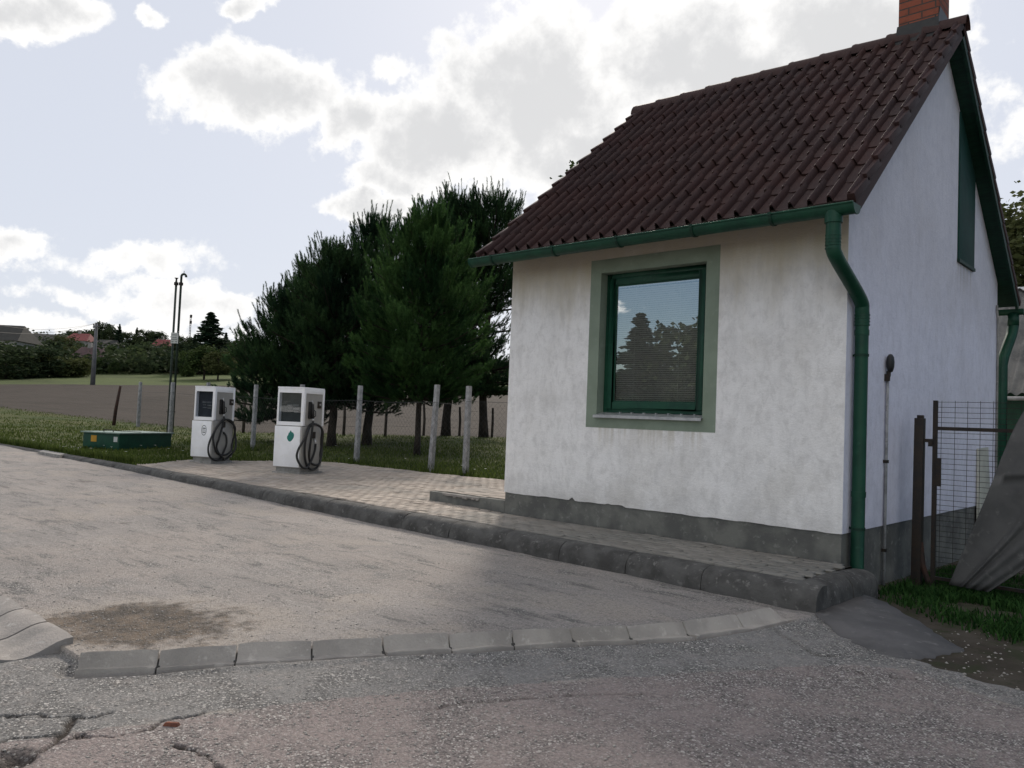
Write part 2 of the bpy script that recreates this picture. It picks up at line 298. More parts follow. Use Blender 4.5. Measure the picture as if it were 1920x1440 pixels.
# ---------------------------------------------------------------- object helpers
def tag(o, label=None, cat=None, group=None, kind=None):
    if label: o['label'] = label
    if cat: o['category'] = cat
    if group: o['group'] = group
    if kind: o['kind'] = kind
    return o
def link(name, me, mat=None, parent=None, smooth=False):
    if mat is not None: me.materials.append(mat)
    if smooth: me.polygons.foreach_set('use_smooth', np.ones(len(me.polygons), bool))
    o = bpy.data.objects.new(name, me); C.objects.link(o)
    if parent is not None: o.parent = parent
    return o
def mesh_np(name, V, Fc, tone=None, attrs=None):
    V = np.asarray(V, np.float32); Fc = np.asarray(Fc, np.int32); k = Fc.shape[1]
    me = bpy.data.meshes.new(name); me.vertices.add(len(V)); me.vertices.foreach_set('co', V.ravel())
    me.loops.add(Fc.size); me.loops.foreach_set('vertex_index', Fc.ravel())
    me.polygons.add(len(Fc)); me.polygons.foreach_set('loop_start', np.arange(0, Fc.size, k, dtype=np.int32))
    if tone is not None: attrs = dict(attrs or {}, tone=tone)
    for n, a in (attrs or {}).items():
        at = me.attributes.new(n, 'FLOAT', 'POINT'); at.data.foreach_set('value', np.asarray(a, np.float32))
    me.update(calc_edges=True); me.validate(); return me
class MB:
    def __init__(s): s.v = []; s.f = []
    def add(s, vs, fs):
        n = len(s.v); s.v += [tuple(map(float, p)) for p in vs]; s.f += [tuple(i+n for i in f) for f in fs]; return s
    def box(s, x0, x1, y0, y1, z0, z1):
        return s.add([(x0,y0,z0),(x1,y0,z0),(x1,y1,z0),(x0,y1,z0),(x0,y0,z1),(x1,y0,z1),(x1,y1,z1),(x0,y1,z1)],
            [(0,3,2,1),(4,5,6,7),(0,1,5,4),(1,2,6,5),(2,3,7,6),(3,0,4,7)])
    def hexa(s, p): return s.add(p, [(0,3,2,1),(4,5,6,7),(0,1,5,4),(1,2,6,5),(2,3,7,6),(3,0,4,7)])
    def tube(s, pts, r, n=10, caps=True):
        pts = [Vector(p) for p in pts]; rs = r if isinstance(r, (list, tuple)) else [r]*len(pts)
        prev = None; rings = []
        for i, p in enumerate(pts):
            t = (pts[min(i+1, len(pts)-1)]-pts[max(i-1, 0)]).normalized()
            if prev is None:
                a = Vector((0, 0, 1)) if abs(t.z) < .9 else Vector((1, 0, 0)); u = t.cross(a).normalized()
            else: u = (prev-t*prev.dot(t)).normalized()
            prev = u; v = t.cross(u)
            rings.append([p+(u*math.cos(2*PI*k/n)+v*math.sin(2*PI*k/n))*rs[i] for k in range(n)])
        vs = [q for rg in rings for q in rg]; fs = []
        for i in range(len(rings)-1):
            for k in range(n):
                a, b = i*n+k, i*n+(k+1) % n; fs.append((a, b, b+n, a+n))
        if caps: fs += [tuple(range(n-1, -1, -1)), tuple(range((len(rings)-1)*n, len(rings)*n))]
        return s.add(vs, fs)
    def lathe(s, prof, n=16, cx=0, cy=0):
        vs = [(cx+r*math.cos(2*PI*k/n), cy+r*math.sin(2*PI*k/n), z) for r, z in prof for k in range(n)]; fs = []
        for i in range(len(prof)-1):
            for k in range(n): a, b = i*n+k, i*n+(k+1) % n; fs.append((a, b, b+n, a+n))
        return s.add(vs, fs)
    def extrude(s, prof, a0, a1, fn):     # closed profile of (p,q) swept from a0 to a1; fn(a,p,q)->xyz
        n = len(prof); vs = [fn(a0, *p) for p in prof]+[fn(a1, *p) for p in prof]
        fs = [(i, (i+1) % n, (i+1) % n+n, i+n) for i in range(n)]+[tuple(range(n-1, -1, -1)), tuple(range(n, 2*n))]
        return s.add(vs, fs)
    def build(s, name, mat, parent=None, smooth=False, bevel=0., seg=2, autosm=False):
        me = bpy.data.meshes.new(name); me.from_pydata(s.v, [], s.f); me.validate()
        import bmesh
        bm = bmesh.new(); bm.from_mesh(me); bmesh.ops.recalc_face_normals(bm, faces=bm.faces)
        if bevel:
            bmesh.ops.remove_doubles(bm, verts=bm.verts, dist=1e-5)
            ed = [e for e in bm.edges if len(e.link_faces) == 2 and e.calc_face_angle(0) > .5]
            bmesh.ops.bevel(bm, geom=ed, offset=bevel, segments=seg, affect='EDGES', profile=.6, clamp_overlap=True)
        bm.to_mesh(me); bm.free()
        o = link(name, me, mat, parent, smooth or bool(bevel))
        if bevel or autosm:
            me.polygons.foreach_set('use_smooth', np.ones(len(me.polygons), bool)); me.set_sharp_from_angle(angle=math.radians(50))
        return o
def thing(name, label, cat, loc=(0, 0, 0), rotz=0, group=None):
    o = bpy.data.objects.new(name, None); C.objects.link(o); o.location = tuple(map(float, loc)); o.rotation_euler = (0, 0, rotz); o.empty_display_size = .2
    return tag(o, label, cat, group)
def copy_tree(o, parent=None):
    c = o.copy(); C.objects.link(c)
    if parent is not None: c.parent = parent
    for ch in list(o.children): copy_tree(ch, c)
    return c
def catmull(P, n=8):
    P = [np.array(p, float) for p in P]; P = [2*P[0]-P[1]]+P+[2*P[-1]-P[-2]]; out = []
    for i in range(1, len(P)-2):
        for k in range(n):
            t = k/n; a, b, c, d = P[i-1:i+3]
            out.append(.5*((2*b)+(-a+c)*t+(2*a-5*b+4*c-d)*t*t+(-a+3*b-3*c+d)*t**3))
    out.append(P[-2]); return out
# numpy value noise
_G = np.random.default_rng(3).random((256, 256))
def vnoise(x, y):
    xi, yi = np.floor(x).astype(int), np.floor(y).astype(int); fx, fy = x-xi, y-yi
    fx, fy = fx*fx*(3-2*fx), fy*fy*(3-2*fy); g = lambda a, b: _G[a % 256, b % 256]
    return (g(xi, yi)*(1-fx)+g(xi+1, yi)*fx)*(1-fy)+(g(xi, yi+1)*(1-fx)+g(xi+1, yi+1)*fx)*fy
def fbm(x, y, o=4):
    s = 0; a = .5; t = 0
    for i in range(o): s = s+a*vnoise(x*2**i+17*i, y*2**i+31*i); t += a; a *= .55
    return s/t
def dpoly(X, Y, pts):
    D = np.full(X.shape, 1e9)
    for (a, b) in zip(pts[:-1], pts[1:]):
        dx, dy = b[0]-a[0], b[1]-a[1]; L2 = dx*dx+dy*dy+1e-12
        t = np.clip(((X-a[0])*dx+(Y-a[1])*dy)/L2, 0, 1); D = np.minimum(D, np.hypot(X-a[0]-t*dx, Y-a[1]-t*dy))
    return D
def gridmesh(xs, ys, Hf, attrsf=None):
    X, Y = np.meshgrid(xs, ys, indexing='ij'); Z, at = Hf(X, Y)
    V = np.stack([X, Y, Z], -1).reshape(-1, 3); n, m = X.shape
    I = np.arange(n*m).reshape(n, m)
    Fc = np.stack([I[:-1, :-1], I[1:, :-1], I[1:, 1:], I[:-1, 1:]], -1).reshape(-1, 4)
    return mesh_np('g', V, Fc, attrs={k: v.ravel() for k, v in at.items()})

# ================================================================ GROUND
def sm(x, a, b): t = np.clip((x-a)/(b-a), 0, 1); return t*t*(3-2*t)
def terrain(X, Y):
    dx, dy = X-CAM[0], Y-CAM[1]; r = np.hypot(dx, dy)+1e-6
    D = dx*f0[0]+dy*f0[1]; a = (dx*r0[0]+dy*r0[1])/np.maximum(D, 1.)
    se = np.clip(.0153+(a+.64)/.30*.0114, .008, .034); sg = np.clip(.0265+(a+.64)/.30*.0135, .018, .05)
    z36 = .02*16
    zn = .02*np.maximum(D-20, 0)
    ze, zg = 1.146+se*110, 1.146+sg*150
    z = np.where(D < 36, zn, z36+(ze-z36)*np.clip((r-38)/72, 0, 1)**1.15)
    z = np.where(r > 110, ze+(zg-ze)*np.clip((r-110)/40, 0, 1), z)
    zh = 1.146+.062*280
    z = np.where(r > 150, zg+(zh-zg)*np.clip((r-150)/130, 0, 1), z)
    z = z+(fbm(X*.3, Y*.3)-.5)*.10*sm(D, 16, 26)+(fbm(X*.05, Y*.05)-.5)*1.2*sm(r, 60, 120)*0
    return z
def grd(x, y): return float(terrain(np.array([[x]]), np.array([[y]]))[0, 0])-.03
def lines(segs):
    out = []
    for a, b, st in segs: out += list(np.arange(a, b, st))
    out.append(segs[-1][1]); return np.array(out)
FROW = [(-60., 4.), (-39., 6.), (-27., 8.), (-22.2, 8.8), (-18.3, 18.6), (-10, 45), (20, 90)]
def Hg(X, Y):
    Z = terrain(X, Y)-.03
    low = sm(X, 1.5, 2.6)*(1-sm(Y, 28, 34)); Z = Z*(1-low)+low*(-.9)
    r = np.hypot(X-CAM[0], Y-CAM[1])
    side = dpoly(X, Y, FROW); yb = np.interp(X, [p[0] for p in FROW], [p[1] for p in FROW])
    side = np.where(Y > yb, side, -side)
    return Z, {'field': np.clip(np.minimum(side, (110-r)*.6), -5, 5), 'far': sm(r, 60, 100)}
xs = lines([(-420, -160, 12), (-160, -60, 4), (-60, -30, 1.2), (-30, 4, .5), (4, 40, 4), (40, 160, 15)])
ys = lines([(-.93, 4, .35), (4, 30, .7), (30, 90, 2.5), (90, 200, 6), (200, 420, 14)])
tag(link('ground', gridmesh(xs, ys, Hg), M_ground, smooth=True), kind='structure')
me = mesh_np('g', [(-900, -900, -1.2), (900, -900, -1.2), (900, 900, -1.2), (-900, 900, -1.2)], [(0, 1, 2, 3)], attrs={'field': [-5]*4, 'far': [1]*4})
tag(link('terrain', me, M_ground), kind='structure')

# ---- road sheet
GF = [at_z(u, v, -.152) for u, v in ((150,1225),(300,1218),(446,1207),(585,1200),(716,1193),(840,1187),(960,1180),(1067,1176),(1172,1172),(1277,1166),(1378,1153),(1440,1139))]
GN = [at_z(u, v, -.231) for u, v in ((138,1257),(292,1252),(440,1244),(585,1236),(725,1226),(848,1218),(965,1210),(1085,1203),(1195,1200),(1305,1193),(1410,1180),(1500,1160))]
GC = [(a+b)/2 for a, b in zip(GF, GN)]
gy = np.array([p[1] for p in GC]); gx = np.array([p[0] for p in GC])
def zroad_x(X): return np.interp(X, [-40, -16, -11.6, -6, -2, 0], [-.015, -.04, -.085, -.14, -.195, -.205])
SEAM = [at_z(u, v, -.245)[:2] for u, v in ((-200,1420),(150,1375),(350,1345),(560,1318),(760,1300),(1000,1283),(1300,1262),(1560,1246),(1700,1252),(1920,1330),(2200,1450))]
CRK = [[at_z(u, v, -.245)[:2] for u, v in l] for l in (
  [(-60,1342),(30,1345),(90,1350),(130,1345),(150,1352),(200,1340)], [(130,1350),(125,1372),(100,1395),(70,1415),(40,1424),(-30,1432)],
  [(-40,1392),(40,1388),(95,1382),(120,1372)], [(105,1392),(150,1378),(220,1382),(275,1376),(300,1352),(345,1348),(385,1335)],
  [(325,1392),(350,1410),(420,1460)], [(20,1424),(35,1440),(60,1470)])]
CRK2 = [[at_z(u, v, -.23)[:2] for u, v in l] for l in ([(1440,1175),(1490,1200),(1530,1225),(1570,1225)], [(0,925),(60,921),(130,915),(200,912)], [(180,985),(215,988),(260,985)],
  [(800,1325),(900,1310),(1040,1300),(1200,1295)], [(1550,1360),(1590,1373)], [(1560,1245),(1640,1262),(1720,1268)])]
def Hr(X, Y):
    inside = np.where((X < np.interp(Y, gy, gx, left=gx[0], right=9e9)) & (Y > -5.62), 1., 0.)
    inside = np.where(Y > -1.6, 1., inside)*np.where((Y <= -1.6) | (X < 4.42), 1., 0.)
    base = zroad_x(X)
    z = base-.036*(1-inside)*sm(X, -3, 1)
    right = sm(X, 4.3, 5.6)*sm(Y, -2.4, -.8); z = z-.10*right
    z = z+(fbm(X*1.1, Y*1.1)-.5)*.030+(fbm(X*5, Y*5, 3)-.5)*.010
    ds = dpoly(X, Y, SEAM); wob = fbm(X*6, Y*6, 3)
    seamy = np.interp(X*RR[0]+Y*RR[1], [p[0]*RR[0]+p[1]*RR[1] for p in SEAM], [p[0]*f0[0]+p[1]*f0[1] for p in SEAM])
    beyond = (X*f0[0]+Y*f0[1] < seamy+(wob-.5)*.08)
    zone = np.where(inside > .5, 0., np.where(beyond, 2., 1.))
    cx, cy = 1.77, -5.10; a = (X-cx)*.736+(Y-cy)*.677; b = -(X-cx)*.677+(Y-cy)*.736
    e = np.sqrt((a/.80)**2+(b/.58)**2); wb = (fbm(X*3, Y*3)-.5)*.6
    dirt = np.clip(1.25-(e+wb), 0, 1)*inside
    sand = np.clip(1.9-(e+wb), 0, 1)*.75*inside
    sand = np.maximum(sand, np.exp(-(ds/.055)**2)*.62*sm(fbm(X*2.6, Y*2.6), .38, .62))
    sand = np.maximum(sand, .55*sm(fbm(X*.8+5, Y*.8), .52, .66)*(inside))
    # sand against the gutter's yard side
    dg = dpoly(X, Y, GF); sand = np.maximum(sand, np.exp(-(dg/.16)**2)*.9*inside)
    dc = np.full(X.shape, 9.); wv = (fbm(X*9, Y*9, 3)-.5)*.10+(fbm(X*38, Y*38, 3)-.5)*.035
    for k, l in enumerate(CRK): dc = np.minimum(dc, np.abs(dpoly(X+wv, Y-wv, l))/(1.0 if k < 3 else .65))
    wid = .002+.016*sm(fbm(X*9+3, Y*9), .40, .75)
    ck = np.clip(1-(dc-wid*.55)/.012, 0, 1)
    for l in CRK2: ck = np.maximum(ck, .7*np.clip(1-dpoly(X+wv*.6, Y-wv*.6, l)/.014, 0, 1))
    z = z-.05*np.exp(-(dpoly(X, Y, GC)/.095)**6)
    z = z+.020*(1-inside)*np.exp(-(dpoly(X, Y, [p+(p-q)*.35 for p, q in zip(GN, GF)])/.075)**4)
    z = z-.020*ck
    hole = at_z(30, 1425, -.25); hd = np.hypot(X-hole[0], Y-hole[1])+wv
    z = z-.04*np.clip(1-hd/.09, 0, 1); ck = np.maximum(ck, np.clip(1.2-hd/.11, 0, 1)*.8)
    return z, {'zone': zone, 'dirt': dirt, 'sand': sand, 'crack': ck}
xs = lines([(-60, -20, 2), (-20, -6, .22), (-6, 0, .07), (0, 2.4, .025), (2.4, 3.7, .009), (3.7, 6.3, .022), (6.3, 9, .2), (9, 40, 3)])
ys = lines([(-60, -12, 3), (-12, -6.6, .25), (-6.6, -5.35, .009), (-5.35, -1.05, .028)]); ys = np.append(ys, -1.02)
tag(link('road', gridmesh(xs, ys, Hr), M_road, smooth=True), kind='structure')

# ---- soil yard to the right, behind a ragged edge, with the concrete ramp
def yz(X, Y): return np.interp(Y, [-3.5, -2, -1, 0, 1, 6, 40], [-.27, -.275, -.27, -.29, -.335, -.45, -.5])
edge = [at_z(u, v, -.27) for u, v in ((1612,1118),(1690,1243),(1760,1262),(1850,1290),(1925,1312),(2050,1370))]
def Hy(X, Y):
    z = yz(X, Y)+(fbm(X*4, Y*4)-.5)*.03
    ex = [p[0] for p in edge]; ey = [p[1] for p in edge]
    lim = np.interp(X, [4.35, edge[1][0], edge[2][0], edge[3][0], edge[4][0], edge[5][0], 9], [0.2, edge[1][1], edge[2][1], edge[3][1], edge[4][1], edge[5][1], -2.5])+(fbm(X*5, Y*5)-.5)*.35
    z = z-.12*sm(lim-Y, 0.0, .25)
    return z, {}
yx = lines([(4.05, 7.2, .035), (7.2, 20, .8)]); yy = lines([(-3.6, 3, .04), (3, 40, 1.2)])
tag(link('yard_ground', gridmesh(yx, yy, Hy), M_yard, smooth=True), kind='structure')
RP = [(1528,1146,-.20),(1560,1128,-.20),(1612,1112,-.205),(1662,1132,-.225),(1710,1160,-.245),(1765,1195,-.26),(1808,1222,-.275),(1750,1232,-.275),(1690,1238,-.272),(1630,1222,-.262),(1570,1190,-.25)]
pts = [at_z(*p) for p in RP]
pp = []
for i in range(len(pts)):
    a, b = pts[i], pts[(i+1) % len(pts)]
    for k in range(6): pp.append(a+(b-a)*k/6+np.array([rng.normal(0, .011), rng.normal(0, .011), 0]))
pts = pp; mb = MB(); cen = sum(pts)/len(pts); n = len(pts)
ring = [cen+(p-cen)*.5+np.array([0, 0, .016]) for p in pts]
mb.add([cen+np.array([0, 0, .022])]+ring+[p+np.array([0, 0, .008]) for p in pts]+[p+np.array([0, 0, -.15]) for p in pts],
       [(0, 1+i, 1+(i+1) % n) for i in range(n)]+[(1+i, 1+n+i, 1+n+(i+1) % n, 1+(i+1) % n) for i in range(n)]+[(1+n+i, 1+2*n+i, 1+2*n+(i+1) % n, 1+n+(i+1) % n) for i in range(n)])
tag(mb.build('concrete_ramp', M_ramp, smooth=True), kind='structure')

# ---- pavement of bricks
def yedge(x): return float(np.interp(x, [-17, -13, -8.5, -.6, 1.3, 3, 4.2], [-.93, -.86, -.82, -.93, -.97, -1.03, -1.08]))
PB = [(-8.9, -.7), (-9.95, .67), (-8.95, 3.62), (-5.5, 3.66), (-3.4, 3.9), (0.2, 4.1)]
def inpave(x, y):
    if x > 0: return y < .02 and x < 4.2
    lim = np.interp(x, [-8.95, -5.5, -3.4, .3], [3.62, 3.66, 3.9, 4.1])
    xl = np.interp(y, [-1.2, -.7, .67, 3.62], [-8.6, -8.9, -9.95, -8.95])
    return x > xl+rng.normal(0, .05) and y < lim
V, Fq, T = [], [], []
bw, bh, g = .205, .105, .008
row = 0; y = -1.185
while y < 4.15:
    x = -10.2+(bw/2 if row % 2 else 0)
    BW = bw
    while x < 4.14:
        bw = min(BW, 4.198-x)
        if inpave(x+bw/2, y+bh/2) and y+bh-.03 > yedge(x):
            dz = -.012+rng.normal(0, .0022)+(fbm(np.array([x*.9]), np.array([y*.9]))[0]-.5)*.03; tx, ty = rng.normal(0, .0035, 2); y0 = max(y, yedge(x+bw/2)-.002)
            b = len(V); c = .007
            for (ax, ay, az) in ((0,0,-.02),(bw,0,-.02),(bw,bh,-.02),(0,bh,-.02),(0,0,-c),(bw,0,-c),(bw,bh,-c),(0,bh,-c),(c,c,0),(bw-c,c,0),(bw-c,bh-c,0),(c,bh-c,0)):
                V.append((x+min(max(ax, g/2), bw-g/2), max(y+min(max(ay, g/2), bh-g/2), y0), dz+az+(ax-bw/2)*tx+(ay-bh/2)*ty))
            for q in ((0,1,5,4),(1,2,6,5),(2,3,7,6),(3,0,4,7),(4,5,9,8),(5,6,10,9),(6,7,11,10),(7,4,8,11),(8,9,10,11)): Fq.append(tuple(b+i for i in q))
            T += [float(np.clip(rng.normal(.5, .28), 0, 1))]*12
        x += BW
    bw = BW; y += bh; row += 1
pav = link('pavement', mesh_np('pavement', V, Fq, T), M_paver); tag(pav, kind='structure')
def Hj(X, Y): return -.0225+(fbm(X*.9, Y*.9)-.5)*.03+(fbm(X*9, Y*9)-.5)*.006, {}
V = []
gm = gridmesh(lines([(-10.3, 4.2, .15)]), lines([(-.90, 0, .15), (0, 4.2, .15)]), lambda X, Y: (np.where((X < np.interp(Y, [-1.2, -.7, .67, 3.62], [-8.6, -8.9, -9.95, -8.95])+.1) | (Y > np.interp(X, [-8.95, -5.5, -3.4, .3], [3.62, 3.66, 3.9, 4.1])) | ((X > 3.9) & (Y > .1)), -.9, Hj(X, Y)[0]), {}))
tag(link('path', gm, M_joint), kind='structure')
# strip between the joint bed and kerb near the corner
mb = MB(); 
for i in range(30):
    xa, xb = -8.6+i*12.8/30, -8.6+(i+1)*12.8/30
    mb.add([(xa, yedge(xa)-.01, -.03), (xb, yedge(xb)-.01, -.03), (xb, -.85, -.03), (xa, -.85, -.03)], [(0, 1, 2, 3)])
tag(mb.build('path', M_joint), kind='structure')
# concrete patch in the grass by the kerb
cp = [at_z(u, v, -.012) for u, v in ((72,846),(112,836),(156,835),(140,848),(112,853))]
mb = MB(); mb.add([tuple(p) for p in cp]+[(p[0], p[1], -.08) for p in cp], [(0,1,2,3,4)]+[(i, i+5, (i+1) % 5+5, (i+1) % 5) for i in range(5)])
tag(mb.build('path', M_conc), kind='structure')

# ---- kerbstones
KP = [(0, .0), (.07, .004), (.125, -.004), (.17, -.026), (.20, -.062), (.215, -.11), (.22, -.17), (.22, -.45), (0, -.45)]
def kerb(ax0, ax1, fn, name_label, drop=(0, 0)):
    L = ax1-ax0; n = 9; g = .0035; vs = []; fs = []; m = len(KP); sd = rng.random()*50
    for i in range(n+1):
        a = ax0+g+(L-2*g)*i/n; e = .006 if i in (0, n) else 0
        for j, (p, z) in enumerate(KP):
            nz = (float(fbm(np.array([a*5+sd]), np.array([j*.9+sd]), 3)[0])-.5)*.022
            pp = p-(e if p > .1 else 0)+(nz if 1 < j < 7 else 0); zz = z-(e if j < 6 else 0)+(nz*.6 if 0 < j < 6 else 0)+drop[0]+(drop[1]-drop[0])*i/n
            vs.append(fn(a, pp, zz))
    for i in range(n):
        for j in range(m): a, b = i*m+j, i*m+(j+1) % m; fs.append((a, b, b+m, a+m))
    fs += [tuple(range(m)), tuple(range(n*m, n*m+m))]
    o = MB().add(vs, fs).build('kerbstone', M_kerb, smooth=True, autosm=True)
    return tag(o, name_label, 'kerbstone', 'kerbstones')
x = 4.20; k = 0; LK = .80
# chips, stains: nearest, corner, far ones are told apart
while x > -18:
    x1 = x-LK*(.94+.12*rng.random())
    xe = 4.405 if k == 0 else x; xm = (x+x1)/2
    lab = ('dark rounded kerbstone in front of the white wall, under the window side of the pavement' if xm > 0 else
           'weathered rounded kerbstone along the sandy brick paving between house and fuel pumps' if xm > -8.6 else
           'low worn kerbstone between the road and the grass verge on the left')
    if k == 0: lab = 'dark kerbstone at the pavement corner, end stone beside the concrete ramp'
    kerb(x1, xe, lambda a, p, z: (a, yedge(a)-p, z-.018), lab); x = x1; k += 1
for i, (ya, yb) in enumerate(((-1.08, -.50), (-.50, .10))):
    kerb(ya, yb, lambda a, p, z: (4.20+p*.92, a, z-.020), ['dark kerbstone turning the corner towards the wall, above the concrete ramp', 'dark kerbstone butting against the green downpipe at the house corner'][i], (0, 0) if i == 0 else (0, -.03))
# ---- row of edging stones across the yard
for i in range(len(GF)-1):
    a0, a1, b0, b1 = GF[i].copy(), GF[i+1].copy(), GN[i].copy(), GN[i+1].copy()
    d = (a1-a0)/np.linalg.norm(a1-a0); g = .005
    hgt = .004*rng.normal()
    P = lambda A, B, t, z, s: (A+(B-A)*t+d*g*s)*np.array([1, 1, 0])+np.array([0, 0, z])
    prof = [(-.04, -.35), (-.04, -.172), (-.02, -.156), (.07, -.150), (.12, -.157), (.46, -.222), (.52, -.228), (.97, -.229), (1.0, -.236), (1.0, -.35)]
    n = 5; vs = []; m = len(prof)
    for s in range(n+1):
        f = s/n; sgn = 1 if s == 0 else (-1 if s == n else 0); e = .010 if s in (0, n) else 0
        for j, (t, z) in enumerate(prof):
            nz = (float(fbm(np.array([i*3.1+f*2.5]), np.array([j*.8+i]), 3)[0])-.5)*.012
            A = a0+(a1-a0)*f; B = b0+(b1-b0)*f
            vs.append(P(A, B, t, z+hgt+(nz-e*.5 if 0 < j < m-1 else 0), sgn))
    fs = []
    for s in range(n):
        for j in range(m): a, b = s*m+j, s*m+(j+1) % m; fs.append((a, b, b+m, a+m))
    fs += [tuple(range(m)), tuple(range(n*m, n*m+m))]
    lab = 'grey sloped edging stone in the row laid across the yard'
    if i == 0: lab = 'end edging stone of the row, beside the brown dirt patch and channel stones'
    if i == len(GF)-2: lab = 'tapered last edging stone of the row, touching the dark kerb'
    if i == len(GF)-3: lab = 'cracked edging stone next to the last one by the dark kerb'
    tag(MB().add(vs, fs).build('edging_stone', M_gut, smooth=True, autosm=True), lab, 'edging stone', 'edging stones across the yard')
    if i:
        q = [a0-d*.012, a0+d*.012, b0+d*.012, b0-d*.012]
        mb = MB().add([(q[0][0], q[0][1], -.20), (q[1][0], q[1][1], -.20), (q[2][0], q[2][1], -.262), (q[3][0], q[3][1], -.262)], [(0, 1, 2, 3)])
        if i == 1: jm = MB()
        jm.add(mb.v, mb.f)
tag(jm.build('ground', M_gutd), kind='structure')

# ---- concave channel stones at lower left
nx = 0
for i in range(8):
    x1 = 1.93-.44*i; x0 = x1-.418; prof = []
    for j in range(13):
        t = j/12; prof.append((-5.56-.50*t, -.158-.055*math.sin(PI*min(max((t-.12)/.8, 0), 1))-.02*t))
    n = 4; vs = []; m = len(prof)+2
    full = [(prof[0][0], -.4)]+prof+[(prof[-1][0], -.4)]
    for s in range(n+1):
        xx = x0+(x1-x0)*s/n; e = .010 if s in (0, n) else 0
        for j, (yy_, zz) in enumerate(full):
            nz = (float(fbm(np.array([xx*4]), np.array([yy_*6]), 3)[0])-.5)*.02
            vs.append((xx, yy_, zz+(nz-e if 0 < j < m-1 else 0)))
    fs = []
    for s in range(n):
        for j in range(m): a, b = s*m+j, s*m+(j+1) % m; fs.append((a, b, b+m, a+m))
    fs += [tuple(range(m)), tuple(range(n*m, n*m+m))]
    lab = 'concave concrete drain channel stone at the left edge of the yard'
    if i == 0: lab = 'last concave drain stone, its open end facing the edging stones'
    if i == 1: lab = 'second concave drain stone, next to the open end of the channel'
    if x1 < .2 and i > 4: continue
    tag(MB().add(vs, fs).build('channel_stone', M_chan, smooth=True, autosm=True), lab, 'channel stone', 'drain channel stones')

# ---- broken bit of red brick in the cracked corner
bp_ = at_z(322, 1362, -.245); mb = MB(); mb.hexa([(-.050,-.022,-.01),(.046,-.028,-.01),(.052,.020,-.01),(-.040,.027,-.01),(-.040,-.014,.016),(.036,-.020,.022),(.040,.012,.019),(-.028,.018,.013)])
M_bfr = pm('broken_brick', (.20, .075, .045), (.13, .055, .04), 30, .95, .6, 90)
bo_ = mb.build('brick_fragment', M_bfr, bevel=.005); bo_.location = (bp_[0], bp_[1], float(Hr(np.array([[bp_[0]]]), np.array([[bp_[1]]]))[0][0, 0])+.004); bo_.rotation_euler = (0, .05, .7); bo_.scale = (.72, .62, .6)
tag(bo_, 'small broken piece of red brick lying in the cracked asphalt', 'brick fragment')
# ---- loose chippings
def chips(n, gen, smin, smax):
    base = np.array([(1,0,0),(-1,0,0),(0,1,0),(0,-1,0),(0,0,1),(0,0,-.4)], float)
    fc = np.array([(0,2,4),(2,1,4),(1,3,4),(3,0,4),(2,0,5),(1,2,5),(3,1,5),(0,3,5)])
    V, Fc = [], []
    P = gen(n)
    for k, p in enumerate(P):
        s = smin+(smax-smin)*rng.random()**3; B = base*(s*(.6+.8*rng.random((6, 3)))); B[:, 2] *= .6
        an = rng.random()*6.28; c, sn = math.cos(an), math.sin(an)
        B = np.stack([B[:, 0]*c-B[:, 1]*sn, B[:, 0]*sn+B[:, 1]*c, B[:, 2]], -1)
        V.append(B+p); Fc.append(fc+6*k)
    return mesh_np('chips', np.concatenate(V), np.concatenate(Fc))
def gen_road(n):
    out = []
    while len(out) < n:
        u, v = rng.uniform(-150, 2000), 1000+450*rng.random()**.8
        p = at_z(u, v, -.235)
        if p[1] > -1.35 or (p[0] > 4.4 and p[1] > -1.9): continue
        if rng.random() > .15+1.3*max(0, float(fbm(p[:1]*1.3, p[1:2]*1.3)[0])-.35)*2: continue
        z = float(Hr(np.array([[p[0]]]), np.array([[p[1]]]))[0][0, 0]); out.append((p[0], p[1], z+.001))
    return out
tag(link('gravel', chips(6500, gen_road, .0022, .011), M_stone), 'loose pale chippings scattered over the worn asphalt', 'gravel', kind='stuff')
def gen_soil(n):
    out = []
    while len(out) < n:
        p = at_z(rng.uniform(1500, 1990), rng.uniform(1180, 1345), -.26)
        if p[0] < 4.6 and p[1] > -1.3: continue
        z = max(float(Hy(np.array([[p[0]]]), np.array([[p[1]]]))[0][0, 0]), float(Hr(np.array([[p[0]]]), np.array([[min(p[1], -1.1)]]))[0][0, 0]))
        out.append((p[0], p[1], z+.002))
    return out
tag(link('gravel', chips(380, gen_soil, .004, .016), M_stone), 'pale pebbles lying on the dark soil by the ramp', 'gravel', kind='stuff')

# ================================================================ HOUSE
L, W, ZR, ZF, OF, OL = 4.112, 5.861, 5.985, 3.125, .418, .197
SL = (ZR-ZF)/(W/2+OF)
WT = ZF+OF*SL-.10                                       # wall head at the eaves
house = thing('house', 'small white rendered house with maroon tiled gable roof, green gutters and one window', 'house')
OX0, OX1, OZ0, OZ1, RD = 1.372, 2.695, 1.235, 2.835, .17
mb = MB(); jb = -.55
xsj = np.linspace(0, L, 90); zj = [.242+(fbm(np.array([x*6]), np.array([1.]), 4)[0]-.5)*.02+(.035 if 1.02 < x < 1.10 else 0)+(.02 if 1.55 < x < 1.8 else 0)*fbm(np.array([x*30]), np.array([4.]))[0] for x in xsj]
zj[0] = zj[-1] = .242
top = .36
vs = [(x, 0, z) for x, z in zip(xsj, zj)]+[(x, 0, top) for x in xsj]+[(x, .012, z) for x, z in zip(xsj, zj)]
n = len(xsj)
mb.add(vs, [(i, i+1, n+i+1, n+i) for i in range(n-1)]+[(i+1, i, 2*n+i, 2*n+i+1) for i in range(n-1)])
def q(x0, x1, z0, z1): mb.add([(x0,0,z0),(x1,0,z0),(x1,0,z1),(x0,0,z1)], [(0,1,2,3)])
